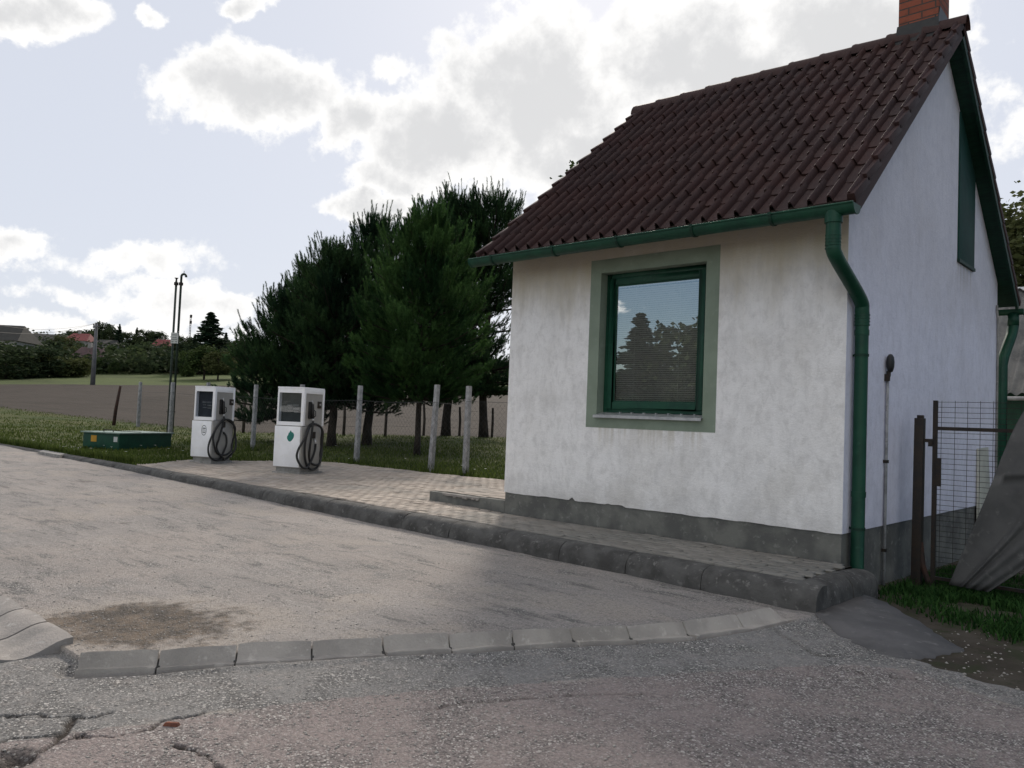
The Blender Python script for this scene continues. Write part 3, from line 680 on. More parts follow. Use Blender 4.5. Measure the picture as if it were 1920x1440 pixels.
q(0, OX0, top, OZ0); q(OX0, OX1, top, OZ0); q(OX1, L, top, OZ0); q(0, OX0, OZ0, OZ1); q(OX1, L, OZ0, OZ1); q(0, OX0, OZ1, WT); q(OX0, OX1, OZ1, WT); q(OX1, L, OZ1, WT)
mb.build('front_wall', M_wall, house)
mb = MB()                                               # gable side, far side and rear
apex = ZR-.10-.0
mb.add([(L,0,.242),(L,W,.242),(L,W,WT),(L,W/2,apex),(L,0,WT)], [(0,1,2,3,4)])
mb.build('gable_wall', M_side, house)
MB().add([(0,0,.242),(0,W,.242),(0,W,WT),(0,W/2,apex),(0,0,WT)], [(4,3,2,1,0)]).build('gable_wall', M_wall, house)
MB().add([(0,W,.242),(L,W,.242),(L,W,WT),(0,W,WT)], [(3,2,1,0)]).build('rear_wall', M_wall, house)
mb = MB(); mb.box(.010, L-.010, .012, W-.01, -.8, .27); mb.build('plinth', M_plinth, house)
# painted surround: thin coat standing 3 mm proud, and the reveals
BX0, BX1, BZ0, BZ1 = 1.225, 2.845, 1.09, 2.99
mb = MB(); e = -.003
def qb(x0, x1, z0, z1): mb.box(x0, x1, e, .0015, z0, z1)
qb(BX0, BX1, BZ0, OZ0); qb(BX0, BX1, OZ1, BZ1); qb(BX0, OX0, OZ0, OZ1); qb(OX1, BX1, OZ0, OZ1)
mb.add([(OX0,e,OZ0),(OX0,RD,OZ0),(OX0,RD,OZ1),(OX0,e,OZ1),(OX1,e,OZ0),(OX1,RD,OZ0),(OX1,RD,OZ1),(OX1,e,OZ1)], [(0,1,2,3),(7,6,5,4),(3,2,6,7),(0,4,5,1)])
mb.build('window_surround', M_band, house)
# window
FX0, FX1, FZ0, FZ1 = OX0+.002, OX1-.002, OZ0+.03, OZ1-.002
win = MB()
def frame(mb, x0, x1, z0, z1, t, y0, y1, tb=None):
    tb = tb or t
    mb.box(x0, x0+t, y0, y1, z0, z1); mb.box(x1-t, x1, y0, y1, z0, z1); mb.box(x0+t, x1-t, y0, y1, z1-t, z1); mb.box(x0+t, x1-t, y0, y1, z0, z0+tb)
frame(win, FX0, FX1, FZ0, FZ1, .062, .115, .165)
wo = win.build('window', M_green, house, bevel=.004)
sash = MB(); frame(sash, FX0+.055, FX1-.055, FZ0+.045, FZ1-.055, .075, .092, .150); sash.build('sash', M_green, wo, bevel=.007)
bead = MB(); frame(bead, FX0+.130, FX1-.130, FZ0+.120, FZ1-.130, .014, .112, .128); bead.build('glazing_bead', M_green, wo)
gx0, gx1, gz0, gz1 = FX0+.128, FX1-.128, FZ0+.118, FZ1-.128
MB().add([(gx0,.122,gz0),(gx1,.122,gz0),(gx1,.122,gz1),(gx0,.122,gz1)], [(0,1,2,3)]).build('pane', M_glass, wo)
bl = MB(); ns = 54
for i in range(ns):
    z = gz0+.01+(gz1-gz0-.05)*(i+.5)/ns; hh = (gz1-gz0-.05)/ns
    bl.add([(gx0+.01,.148,z+hh*.35),(gx1-.01,.148,z+hh*.35),(gx1-.01,.160,z-hh*.45),(gx0+.01,.160,z-hh*.45)], [(0,1,2,3)])
for xx in (gx0+.25, gx1-.25): bl.box(xx-.003, xx+.003, .1445, .1465, gz0, gz1-.04)
bo_ = bl.build('blind', M_blind, wo); MB().box(gx0+.002, gx1-.002, .130, .140, gz1-.030, gz1+.006).build('head_rail', M_white, bo_)
MB().add([(gx0-.1,.166,gz0-.1),(gx1+.1,.166,gz0-.1),(gx1+.1,.166,gz1+.1),(gx0-.1,.166,gz1+.1)], [(0,1,2,3)]).build('interior', M_black, wo)
# handle-less sill of folded zinc
sl_ = MB(); sl_.hexa([(OX0-.018,-.045,OZ0-.012),(OX1+.012,-.045,OZ0-.012),(OX1+.012,.118,OZ0+.020),(OX0-.018,.118,OZ0+.020),(OX0-.018,-.045,OZ0-.004),(OX1+.012,-.045,OZ0-.004),(OX1+.012,.118,OZ0+.030),(OX0-.018,.118,OZ0+.030)])
sl_.box(OX0-.018, OX1+.012, -.049, -.045, OZ0-.034, OZ0-.004)
for i in range(7):
    xx = OX0+.25+i*.155; sl_.box(xx, xx+.012, .075, .112, OZ0+.022, OZ0+.036)
sl_.build('window_sill', M_zinc, house)

# roof: tiled slopes
ROLL = .173
def tile_slope(sign):
    y_e, y_r = (-OF, W/2) if sign > 0 else (W+OF, W/2)
    hyp = math.hypot(W/2+OF, ZR-ZF); dirn = np.array([0, (y_r-y_e)/hyp, (ZR-ZF)/hyp]); nor = np.array([0, -dirn[2]*sign, abs(dirn[1])])
    nr = 12; ex = hyp/nr; prof = []
    x = -OL; nroll = int(round((L+2*OL)/ROLL)); rp = (L+2*OL)/nroll
    xs_, hs_ = [], []
    for k in range(nroll):
        for t, h in ((0, -.012), (.06, -.016), (.54, -.017), (.60, -.014), (.625, .022), (.675, .047), (.745, .056), (.815, .047), (.875, .020), (.90, -.010)):
            xs_.append(-OL+(k+t)*rp); hs_.append(h)
    xs_.append(L+OL); hs_.append(0)
    xs_ = np.array(xs_); hs_ = np.array(hs_); m = len(xs_); V, Fc, T = [], [], []
    for r in range(nr):
        jit = rng.normal(0, .004); off = (.0 if r % 2 else .012)
        # per tile tone and height jitter (a tile spans two rolls)
        tid = ((xs_+OL)/(2*rp)).astype(int); tn = np.clip(rng.normal(.45, .3, 200), 0, 1)[tid]; th = rng.normal(0, .0022, 200)[tid]
        for (s, lift) in ((-.010, -.004), (-.010, .012), (.006, .015), (ex*.5, .008), (ex+.04, -.003)):
            c = np.array([0, y_e, ZF])+dirn*(r*ex+s)
            P = c[None, :]+np.stack([xs_+off, 0*xs_, 0*xs_], -1)+nor[None, :]*(hs_+lift+th+.01)[:, None]
            V.append(P); T.append(tn)
        b = r*5*m; I = b+np.arange(5*m).reshape(5, m)
        Fc.append(np.stack([I[:-1, :-1], I[:-1, 1:], I[1:, 1:], I[1:, :-1]], -1).reshape(-1, 4))
    me = mesh_np('roof', np.concatenate(V), np.concatenate(Fc) if sign > 0 else np.concatenate(Fc)[:, ::-1], np.concatenate(T))
    o = link('tiled_slope', me, M_tile, house, True); me.set_sharp_from_angle(angle=math.radians(38)); return dirn, nor, hyp
dn, no, hyp = tile_slope(1); dn2, no2, _ = tile_slope(-1)
def slab(name, mat, ye, dr_, nr_, s0, s1, x0, x1, h0, h1):
    c = np.array([0, ye, ZF]); P = lambda s, x, h: c+dr_*s+np.array([x, 0, 0])+nr_*h
    return MB().hexa([P(s0,x0,h0),P(s0,x1,h0),P(s1,x1,h0),P(s1,x0,h0),P(s0,x0,h1),P(s0,x1,h1),P(s1,x1,h1),P(s1,x0,h1)]).build(name, mat, house)
for (ye, a, b) in ((-OF, dn, no), (W+OF, dn2, no2)):
    slab('soffit', M_greend, ye, a, b, .02, hyp-.01, -OL+.03, L+OL-.03, -.075, -.012)
    for (xa, xb) in ((-OL-.004, -OL+.03), (L+OL-.03, L+OL+.004)):
        slab('bargeboard', M_greend if b is no2 else M_tile, ye, a, b, .0, hyp-.02, xa, xb, -.13, -.004)
# verge tiles: a stepped capping up each gable edge
for (ye, a, b) in ((-OF, dn, no), (W+OF, dn2, no2)):
    for (xa, xb) in ((-OL-.016, -OL+.05), (L+OL-.05, L+OL+.016)):
        mb = MB(); ex = hyp/12; c = np.array([0, ye, ZF])
        for r in range(12):
            s0, s1 = r*ex-.022, r*ex+ex+.03; P = lambda s, x, h: c+a*s+np.array([x, 0, 0])+b*h
            mb.hexa([P(s0,xa,-.05),P(s0,xb,-.02),P(s1,xb,-.05),P(s1,xa,-.08),P(s0,xa,.068),P(s0,xb,.068),P(s1,xb,.024),P(s1,xa,.024)])
        mb.build('verge_tiles', M_tile, house, bevel=.010)
# ridge tiles
nrd = 11; rl = (L+2*OL+.06)/nrd
def ridge_mesh():
    mb = MB(); n = 9; vs = []
    for (x, s) in ((-.03, 1.10), (.0, 1.12), (.03, 1.06), (rl*.6, .98), (rl+.03, .93)):
        for i in range(n+1):
            an = PI*(1.0*i/n); vs.append((x, -math.cos(an)*.115*s, -.045+math.sin(an)*.125*s-.035*abs(math.cos(an))))
    fs = []
    for k in range(4):
        for i in range(n): a = k*(n+1)+i; fs.append((a, a+1, a+n+2, a+n+1))
    fs.append(tuple(range(n+1)))
    return mb.add(vs, fs)
r0o = ridge_mesh().build('ridge_tile', M_tile, house, smooth=True, autosm=True); r0o.location = (-OL-.03, W/2, ZR+.02)
at_ = r0o.data.attributes.new('tone', 'FLOAT', 'POINT')
for i in range(1, nrd):
    o = r0o.copy(); C.objects.link(o); o.location = (-OL-.03+i*rl, W/2+rng.normal(0, .004), ZR+.02+rng.normal(0, .004)); o.parent = house
# chimney
ch = MB().box(3.615, 4.06, W/2-.06, W/2+.40, 5.5, 7.3).build('chimney', M_brick, house, bevel=.004)
mb = MB(); mb.hexa([(3.585,W/2-.14,5.80),(4.09,W/2-.14,5.80),(4.09,W/2+.44,5.8),(3.585,W/2+.44,5.8),(3.605,W/2-.075,6.13),(4.07,W/2-.075,6.13),(4.07,W/2+.41,6.13),(3.605,W/2+.41,6.13)])
mb.hexa([(4.055,W/2-.075,6.1),(4.072,W/2-.075,6.1),(4.072,W/2+.41,6.1),(4.055,W/2+.41,6.1),(4.055,W/2-.02,6.27),(4.070,W/2-.02,6.27),(4.070,W/2+.41,6.24),(4.055,W/2+.41,6.24)])
mb.build('flashing', M_black, ch)
# gutters
def gutter(yc, zc, x0, x1, brs, sgn):
    mb = MB(); n = 12; R = .080; vs = []
    for x, rr in ((x0, R), (x1, R), (x1, R-.005), (x0, R-.005)):
        for i in range(n+1):
            an = PI+PI*i/n; vs.append((x, yc+rr*math.cos(an), zc+rr*math.sin(an)))
    fs = []; m = n+1
    for k in range(4):
        for i in range(n): a, b = k*m+i, ((k+1) % 4)*m+i; fs.append((a, a+1, b+1, b))
    mb.add(vs, fs)
    for x in (x0, x1):                                   # end plates
        vs = [(x+dx, yc+(R+.006)*math.cos(PI+PI*i/n), zc+(R+.006)*math.sin(PI+PI*i/n)) for dx in (-.006, .006) for i in range(n+1)]
        mb.add(vs, [tuple(range(m)), tuple(range(2*m-1, m-1, -1))]+[(i, i+1, m+i+1, m+i) for i in range(n)]+[(0, m, 2*m-1, m-1)])
    mb.tube([(x0, yc-sgn*R, zc+.004), (x1, yc-sgn*R, zc+.004)], .010, 8)
    g = mb.build('gutter', M_green, house, smooth=True, autosm=True)
    for x in brs:
        b = MB(); n2 = 10; vs = []
        for dx in (-.014, .014):
            for rr in (R+.003, R+.009):
                for i in range(n2+1): an = PI*.93+PI*1.07*i/n2; vs.append((x+dx, yc+rr*math.cos(an), zc+rr*math.sin(an)))
        mm = n2+1; fs = []
        for i in range(n2):
            for (a, bb) in ((0, 1), (1, 3), (3, 2), (2, 0)): fs.append((a*mm+i, a*mm+i+1, bb*mm+i+1, bb*mm+i))
        fs += [(0, mm, 3*mm, 2*mm), (n2, 2*mm+n2, 3*mm+n2, mm+n2)]
        b.add(vs, fs); b.box(x-.014, x+.014, min(yc-sgn*(R+.012), yc-sgn*(R-.012)), max(yc-sgn*(R+.012), yc-sgn*(R-.012)), zc-.012, zc+.016)
        b.build('bracket', M_greend, g)
    return g
GYC, GZC = -.505, 3.056
gutter(GYC, GZC, -.205, L+OL+.045, [.17, 1.11, 1.97, 2.84, 3.63], 1)
gutter(W+.497, GZC, -.205, L+OL+.045, [1, 2.5, 3.9], -1)
MB().hexa([(-.19,-.405,3.02),(L+.18,-.405,3.02),(L+.18,-.385,3.02),(-.19,-.385,3.02),(-.19,-.405,3.10),(L+.18,-.405,3.10),(L+.18,-.385,3.10),(-.19,-.385,3.10)]).build('fascia', M_greend, house)
slab('eave_board', M_wood, -OF, dn, no, -.012, .05, -OL+.01, L+OL-.01, -.075, .004)
# downpipe
def dpipe(P, r, foot=None):
    mb = MB(); mb.tube(P, r, 16); return mb
DX = L+.075
P = [(DX-.02, GYC, 3.0), (DX-.02, GYC, 2.74)]+catmull([(DX-.02, GYC, 2.74), (DX-.015, GYC+.06, 2.64), (DX, .09, 2.36), (DX, .165, 2.25), (DX, .17, 2.12)], 6)[1:]
mb = dpipe(P, .062); mb.tube([(DX-.02, GYC, 3.02), (DX-.02, GYC, 2.92)], .074, 16)
for k in range(5): z = 2.82-.028*k; mb.tube([(DX-.02, GYC, z), (DX-.02, GYC, z-.012)], .0655, 16)
for k in range(4): z = 2.22-.03*k; mb.tube([(DX, .17, z), (DX, .17, z-.012)], .0665, 16)
mb.tube([(DX, .17, 2.12), (DX, .17, -.13)]+[(DX+.01, .17, -.16), (DX+.05, .17+.02, -.205), (DX+.13, .17+.05, -.235)], .058, 16)
for z in (2.08, .62): mb.tube([(DX, .17, z), (DX, .17, z-.05)], .063, 16)
dpo = mb.build('downpipe', M_green, house, smooth=True, autosm=True)
for z in (1.86, .30):
    b = MB(); b.tube([(DX, .17, z), (DX, .17, z-.022)], .0645, 16); b.box(L-.002, DX-.05, .16, .18, z-.02, z-.002); b.build('clip', M_greend, dpo)
mb = MB(); mb.tube([(L+.11, W+.497, 3.0), (L+.11, W+.497, 2.80), (L+.10, W+.42, 2.66), (L+.06, W+.16, 2.34), (L+.05, W+.10, 2.2), (L+.05, W+.10, -.4)], .072, 14)
mb.tube([(L+.11, W+.497, 3.0), (L+.11, W+.497, 2.82)], .075, 14); mb.build('downpipe', M_green, house, smooth=True)
# loft shutter in the gable (its head follows the roof)
mb = MB(); sy0, sy1, sz0 = 3.66, 4.42, 3.335
def rz(y): return ZF+(W+OF-y)*SL-.10
mb.hexa([(L-.01,sy0,sz0),(L+.022,sy0,sz0),(L+.022,sy1,sz0),(L-.01,sy1,sz0),(L-.01,sy0,rz(sy0)-.05),(L+.022,sy0,rz(sy0)-.05),(L+.022,sy1,rz(sy1)-.05),(L-.01,sy1,rz(sy1)-.05)])
so_ = mb.build('shutter', M_shut, house, bevel=.003)
mb = MB(); mb.box(L+.001, L+.034, sy0-.01, sy1+.01, sz0-.02, sz0+.018); mb.build('shutter_sill', M_greend, so_)
# small cable pipe at the rear edge of the gable
MB().tube([(L+.018, W-.10, 3.05), (L+.018, W-.10, 2.98), (L+.02, W-.05, 2.86), (L+.02, W-.035, 2.6), (L+.02, W-.03, -.3)], .014, 8).build('cable', M_conc, house, smooth=True)

# concrete step left of the house
st = MB(); st.hexa([(-1.50,.11,-.10),(-.012,.03,-.10),(-.012,1.1,-.10),(-1.50,1.15,-.10),(-1.50,.11,.115),(-.012,.03,.135),(-.012,1.1,.135),(-1.50,1.15,.115)])
st_o = tag(thing('concrete_step', 'low concrete doorstep with crumbling edge against the left corner of the house', 'step'))
st.build('step_kerb', M_plinth, st_o, bevel=.012)
T_ = []; V = []; Fq = []
for i in range(7):
    for j in range(9):
        x0, x1 = -1.455+i*.203, -1.455+i*.203+.198; y0 = .175+j*.103-(x0+1.5)*.05; b = len(V); z = .128+rng.normal(0, .002)+.0125*(i/6)
        for (x, y, zz) in ((x0,y0,z),(x1,y0,z),(x1,y0+.099,z),(x0,y0+.099,z)): V.append((x, y, zz))
        Fq.append((b, b+1, b+2, b+3)); T_ += [float(np.clip(rng.normal(.55, .25), 0, 1))]*4
link('step_top', mesh_np('t', V, Fq, T_), M_paver, st_o)
mb = MB()
for i in range(16):
    x = -1.2+i*.045; s = .02+.02*rng.random(); mb.box(x, x+.05, .085-(x+1.5)*.054, .10-(x+1.5)*.054+.02, .075+.02*rng.random(), .122)
mb.build('broken_edge', M_chan, st_o, bevel=.006)

# conduit with its dark lamp head on the gable
cd_o = thing('conduit', 'thin pale conduit with a small dark bulkhead lamp up the gable wall', 'conduit', (L, 1.07, -.36))
MB().tube([(.022, 0, -.05), (.022, 0, 1.45), (.022, 0, 2.06)], .0145, 10).build('pipe', M_post, cd_o, smooth=True)
mb = MB(); mb.tube([(.02, 0, 2.05), (.03, 0, 2.09), (.03, 0.0, 2.13)], .022, 8); mb.box(.0, .05, -.035, -.012, 2.03, 2.10)
mb.build('fitting', M_dark, cd_o)
lm = MB().lathe([(.001, 2.115), (.03, 2.125), (.046, 2.17), (.05, 2.22), (.042, 2.27), (.022, 2.295), (.001, 2.30)], 14); lm.v = [(x*.75+.045, y, z) for x, y, z in lm.v]
lm.build('lamp', M_black, cd_o, smooth=True)
for z in (.35, 1.22): MB().box(0, .042, -.022, .022, z, z+.03).build('clip', M_dark, cd_o)

# ================================================================ FUEL DISPENSERS
def dispenser(name_label, loc, rot, hose, emblem, wd=.58, dp=.66, ht=1.56):
    w_, d_, H, hs = wd/2, dp/2, ht, .86
    t = thing('fuel_dispenser', name_label, 'fuel dispenser', loc, rot, 'fuel dispensers')
    mb = MB(); mb.box(-w_-.015, w_+.015, -d_-.015, d_+.015, -.06, .025); mb.box(-w_+.03, w_-.03, -d_+.03, d_-.03, .025, .10); mb.build('base', M_conc, t, bevel=.006)
    body = MB(); body.box(-w_, w_, -d_, d_, .10, hs); body.build('cabinet', M_greyp, t, bevel=.006)
    pf = MB(); pf.box(-w_-.004, w_-.03, -d_-.014, -d_+.01, .115, hs-.008); pf.build('front_panel', M_white, t, bevel=.005)
    up = MB()                                            # upper housing as a frame so that the glass shows depth
    x0, x1, y0, y1 = -w_+.012, w_-.004, -d_+.006, d_-.006
    up.box(x0, x1, y0+.12, y1, hs+.008, H-.012)
    for (a, b) in ((x0, x0+.035), (x1-.045, x1)): up.box(a, b, y0, y0+.1195, hs+.008, H-.012)
    up.box(x0+.035, x1-.045, y0, y0+.1195, hs+.008, hs+.075); up.box(x0+.035, x1-.045, y0, y0+.1195, H-.095, H-.012)
    up.build('head', M_white, t)
    MB().box(x0-.006, x1+.006, y0-.006, y1+.006, H-.0115, H+.012).build('lid', M_white, t, bevel=.005)
    rec = MB().box(x0+.036, x1-.046, y0+.080, y0+.118, hs+.076, H-.096).build('counter', M_cab, t)
    dm = MB()
    for (cx, cz, ww, hh) in ((-.06, 1.24, .11, .035), (.075, 1.24, .13, .035), (-.06, 1.185, .08, .02), (.08, 1.175, .12, .028), (-.05, 1.13, .10, .018), (.08, 1.12, .10, .02)):
        dm.box(cx-ww/2, cx+ww/2, y0+.072, y0+.0795, cz-hh/2, cz+hh/2)
    dm.build('display', M_disp, rec)
    MB().add([(x0+.033,y0+.012,hs+.073),(x1-.043,y0+.012,hs+.073),(x1-.043,y0+.012,H-.093),(x0+.033,y0+.012,H-.093)], [(0,1,2,3)]).build('counter_glass', M_dglass, t)
    # hose side (+x): frame strips with a grey recessed plate
    sp = MB(); X = x1
    sp.box(X, X+.016, y0+.002, y0+.055, hs+.012, H-.014); sp.box(X, X+.016, y1-.055, y1-.002, hs+.012, H-.014); sp.box(X, X+.016, y0+.056, y1-.056, H-.10, H-.014)
    sp.build('side_frame', M_white, t, bevel=.003)
    MB().box(X, X+.004, y0+.056, y1-.056, hs+.012, H-.101).build('side_plate', M_greyp, t)
    MB().box(w_, w_+.006, -d_+.02, d_-.02, .13, hs-.012).build('side_panel', M_greyp, t, bevel=.002)
    hol = MB(); Y0 = -d_+.20
    hol.box(X+.004, X+.045, Y0-.045, Y0+.045, 1.00, 1.31); ho = hol.build('nozzle_holder', M_black, t, bevel=.008)
    sq = MB(); sq.box(X+.004, X+.02, Y0+.24, Y0+.355, 1.20, 1.325); so2 = sq.build('switch_box', M_dark, t, bevel=.006)
    MB().tube([(X+.02, Y0+.30, 1.265), (X+.035, Y0+.30, 1.265)], .02, 10).build('switch', M_greyp, so2)
    nz = MB(); nz.tube([(X+.07, Y0+.01, 1.27), (X+.075, Y0+.005, 1.18), (X+.075, Y0+.015, 1.08), (X+.07, Y0+.03, 1.01)], [.018, .024, .026, .020], 10)
    nz.tube([(X+.075, Y0+.01, 1.17), (X+.10, Y0+.055, 1.14), (X+.10, Y0+.06, 1.06), (X+.078, Y0+.03, 1.02)], .009, 8)
    no_ = nz.build('nozzle', M_black, t, smooth=True)
    MB().tube([(X+.07, Y0+.01, 1.27), (X+.062, Y0+.0, 1.31), (X+.045, Y0-.005, 1.335)], .012, 8).build('spout', M_zinc, no_, smooth=True)
    MB().tube([(X+.07, Y0+.03, 1.012), (X+.068, Y0+.035, .955)], .018, 10).build('swivel', M_zinc, no_, smooth=True)
    pts = [(w_+.03+.022*math.sin(i*1.7)+.012*(i % 3), -d_+a, z) for i, (a, z) in enumerate(hose)]
    pts[0] = (X+.068, Y0+.035, .96)
    MB().tube(catmull(pts, 7), .0205, 10).build('hose', M_black, t, smooth=True)
    e = pts[-1]; MB().tube([e, (e[0]-.01, e[1], e[2]+.05), (w_, e[1], e[2]+.09)], .019, 10).build('hose_outlet', M_zinc, t, smooth=True)
    mb = MB(); mb.box(w_+.006, w_+.03, e[1]-.05, e[1]+.03, e[2]+.10, e[2]+.22); mb.build('hose_hook', M_dark, t, bevel=.006)
    emblem(t, -w_*0+.055, -d_-.0145, w_)
    return t
def px2h(l, x0, zt, zs, ts=.0019): return [((x-x0)*ts, 1.57-(y-zt)*zs) for x, y in l]
H2 = px2h([(622,640),(605,800),(598,1000),(625,1200),(690,1268),(760,1235),(805,1080),(800,900),(760,760),(690,700),(610,720),(545,800),(512,950),(525,1130),(575,1270),(660,1335),(740,1280),(800,1130),(822,980),(790,800),(720,715),(640,690),(560,750),(480,890),(425,1040),(415,1150),(450,1260),(530,1305),(600,1270),(655,1170),(682,1060),(680,970)], 490, 185, .00131)
H1 = px2h([(515,620),(500,760),(470,930),(462,1050),(480,1140),(530,1200),(590,1235),(655,1190),(715,1080),(735,940),(720,800),(670,700),(590,655),(510,680),(430,780),(388,900),(392,1010),(440,1110),(510,1160),(590,1160),(660,1100),(700,1000),(712,880),(690,760),(640,690),(560,650),(480,690),(400,820),(345,960),(325,1080),(350,1180),(420,1232),(500,1225),(550,1160),(578,1020),(572,900),(555,840)], 395, 190, .00145)
M_teal = pm('teal_sticker', (.02, .19, .155), (.03, .15, .13), 9, .5)
M_badge = pm('grey_badge_print', (.10, .115, .115), (.14, .15, .15), 12, .5)
def text_mesh(s, size, mat, parent, name, loc, rot=(PI/2, 0, 0)):
    cu = bpy.data.curves.new(name, 'FONT'); cu.body = s; cu.size = size; cu.align_x = 'CENTER'; cu.align_y = 'CENTER'; cu.extrude = .0006
    tmp = bpy.data.objects.new('tmp', cu); C.objects.link(tmp)
    bpy.context.view_layer.update()
    me = bpy.data.meshes.new_from_object(tmp.evaluated_get(bpy.context.evaluated_depsgraph_get())); bpy.data.objects.remove(tmp)
    o = link(name, me, mat, parent); o.location = loc; o.rotation_euler = rot; return o
def emblem_leaf(t, x, y, w_):
    mb = MB(); vs = []; n = 26
    for i in range(n):
        an = 2*PI*i/n; r = .078*(1+.10*math.sin(2*an+.6)+.06*math.sin(3*an)); vs.append((x+r*math.cos(an)*.92, y, .665+r*1.15*math.sin(an)+(.03 if 5 < i < 8 else 0)-(.035 if 10 <= i <= 12 else 0)))
    mb.add(vs+[(a, y-.001, c) for a, _, c in vs], [tuple(range(n-1, -1, -1)), tuple(range(n, 2*n))]+[(i, (i+1) % n, (i+1) % n+n, i+n) for i in range(n)])
    mb.build('sticker', M_teal, t)
def emblem_oval(t, x, y, w_):
    mb = MB(); n = 30; rings = [(.068, .108), (.057, .095)]
    vs = [(x+a*math.cos(2*PI*i/n), y-.001, .66+b*math.sin(2*PI*i/n)) for a, b in rings for i in range(n)]
    mb.add(vs, [(i, (i+1) % n, n+(i+1) % n, n+i) for i in range(n)])
    for s in (1, -1): mb.add([(x-.05, y-.001, .66+s*.030), (x+.05, y-.001, .66+s*.030), (x+.028, y-.001, .66+s*.052), (x-.028, y-.001, .66+s*.052)], [(0, 1, 2, 3)])
    e = mb.build('emblem', M_badge, t)
    text_mesh('MOL', .05, M_badge, e, 'lettering', (x, y-.0012, .66))
dispenser('white fuel dispenser nearer the house with a teal sticker and black looped hose', (-6.23, 1.04, .0), math.radians(22), H2, emblem_leaf)
dispenser('white fuel dispenser nearer the green tank lid with a dark oval emblem', (-9.24, .88, .0), math.radians(20), H1, emblem_oval, .54, .60, 1.56)

# ================================================================ FENCES
fence = thing('chain_link_fence', 'sagging chain link fence on pale concrete posts behind the paving', 'fence', (0, 0, 0))
FP = [(-4.80, 4.00), (-5.74, 3.90), (-8.40, 3.98), (-10.85, 4.02), (-13.20, 4.06), (-16.4, 4.3), (-19.46, 4.60), (-26.5, 6.45)]
for i, (x, y) in enumerate(FP):
    z0 = grd(x, y)-.2; s = .052 if i < 6 else .06; lean = {1: .10, 2: .02, 4: .02}.get(i, 0); hgt = 1.775+.02*(i % 2)
    b = MB().hexa([(x-s,y-s,z0),(x+s,y-s,z0),(x+s,y+s,z0),(x-s,y+s,z0)]+[(x+lean+a*.85,y+bb*.85,hgt+(grd(x,y)+.03)) for a, bb in ((-s,-s),(s,-s),(s,s),(-s,s))])
    b.build('post', M_post, fence, bevel=.008)
xr, yr = at_z(215, 806, 0)[:2]
fr = MB().tube([(-27.6, 5.9, -.1), (-27.5, 5.93, .9), (-27.35, 6.0, 1.86)], [.075, .07, .055], 8)
tag(fr.build('leaning_post', M_rust, smooth=True), 'rusty leaning post standing alone at the left end of the fence', 'post')
def strands(mb, A, B, z0, z1, pitch=.075, r=.0011):
    A, B = np.array(A, float), np.array(B, float); Ln = np.linalg.norm(B-A); d = (B-A)/Ln; H = z1-z0; nrm = np.array([-d[1], d[0]])
    k = -H
    while k < Ln:
        for sg in (0, 1):
            s0, s1 = max(k, 0), min(k+H, Ln)
            if s1-s0 < .02: continue
            h0, h1 = s0-k, s1-k
            if sg: h0, h1 = H-h0, H-h1
            p, q_ = A+d*s0, A+d*s1; pts = []
            dd = np.array([d[0]*(s1-s0), d[1]*(s1-s0), h1-h0]); dd /= np.linalg.norm(dd); sd = np.cross(dd, [nrm[0], nrm[1], 0])
            n3 = np.array([nrm[0], nrm[1], 0])
            for (pp, hh) in ((p, h0), (q_, h1)):
                c = np.array([pp[0], pp[1], z0+hh])+n3*(.004*(1 if sg else -1)); pts += [c+sd*r*1.2, c-sd*r*.6+n3*r, c-sd*r*.6-n3*r]
            mb.add(pts, [(0,1,4,3),(1,2,5,4),(2,0,3,5)])
        k += pitch*1.414
for i in range(len(FP)-1):
    mb = MB(); a, b = FP[i], FP[i+1]; strands(mb, (a[0], a[1]-.06), (b[0], b[1]-.06), .0, 1.45, .085 if i < 4 else .12)
    A = (a[0], a[1]-.06, 1.46+grd(*a)); B = (b[0], b[1]-.06, 1.46+grd(*b)); mid = ((A[0]+B[0])/2, (A[1]+B[1])/2, (A[2]+B[2])/2-.03)
    mb.tube([A, mid, B], .004, 5); mb.build('mesh_panel', M_wire, fence)
mb = MB(); a, b = FP[0], (-2.2, 4.15); strands(mb, (a[0], a[1]-.06), (b[0], b[1]-.06), 0, 1.45, .085); mb.tube([(a[0], a[1]-.06, 1.46), (b[0], b[1]-.06, 1.46)], .004, 5); mb.build('mesh_panel', M_wire, fence)
bf = thing('wire_fence', 'dark weathered stake fence along the edge of the ploughed field', 'fence')
bp = []
for (u, v, vt) in ((456,810,737),(644,816,752),(722,817,743),(794,815,756),(861,816,762),(922,819,764)):
    p = at_z(u, v, 0); D = (p-CAM)@f0; k = 1.546/(1.146/D+.02)/D; p = CAM+(p-CAM)*k; x, y = p[0], p[1]; z = grd(x, y); h = (v-vt)/F*D*k; bp.append((x, y, z+h*.9))
    MB().tube([(x, y, z-.2), (x+.02, y, z+h*.5), (x+.03*rng.normal(), y, z+h)], [.062, .058, .05], 7).build('stake', M_wood, bf, smooth=True)
mb = MB()
for f in (.95, .6, .3):
    for a, b in zip(bp[:-1], bp[1:]): mb.tube([(a[0], a[1], grd(a[0], a[1])+(a[2]-grd(a[0], a[1]))*f), (b[0], b[1], grd(b[0], b[1])+(b[2]-grd(b[0], b[1]))*f)], .004, 4)
mb.build('wire', M_wire, bf)

# ================================================================ TANK LID, VENT PIPES
ang = math.radians(24)
tk = thing('tank_hatch', 'low green steel tank hatch box with pale lid in the grass by the vent pipes', 'tank hatch', (-14.05, .87, -.05), ang)
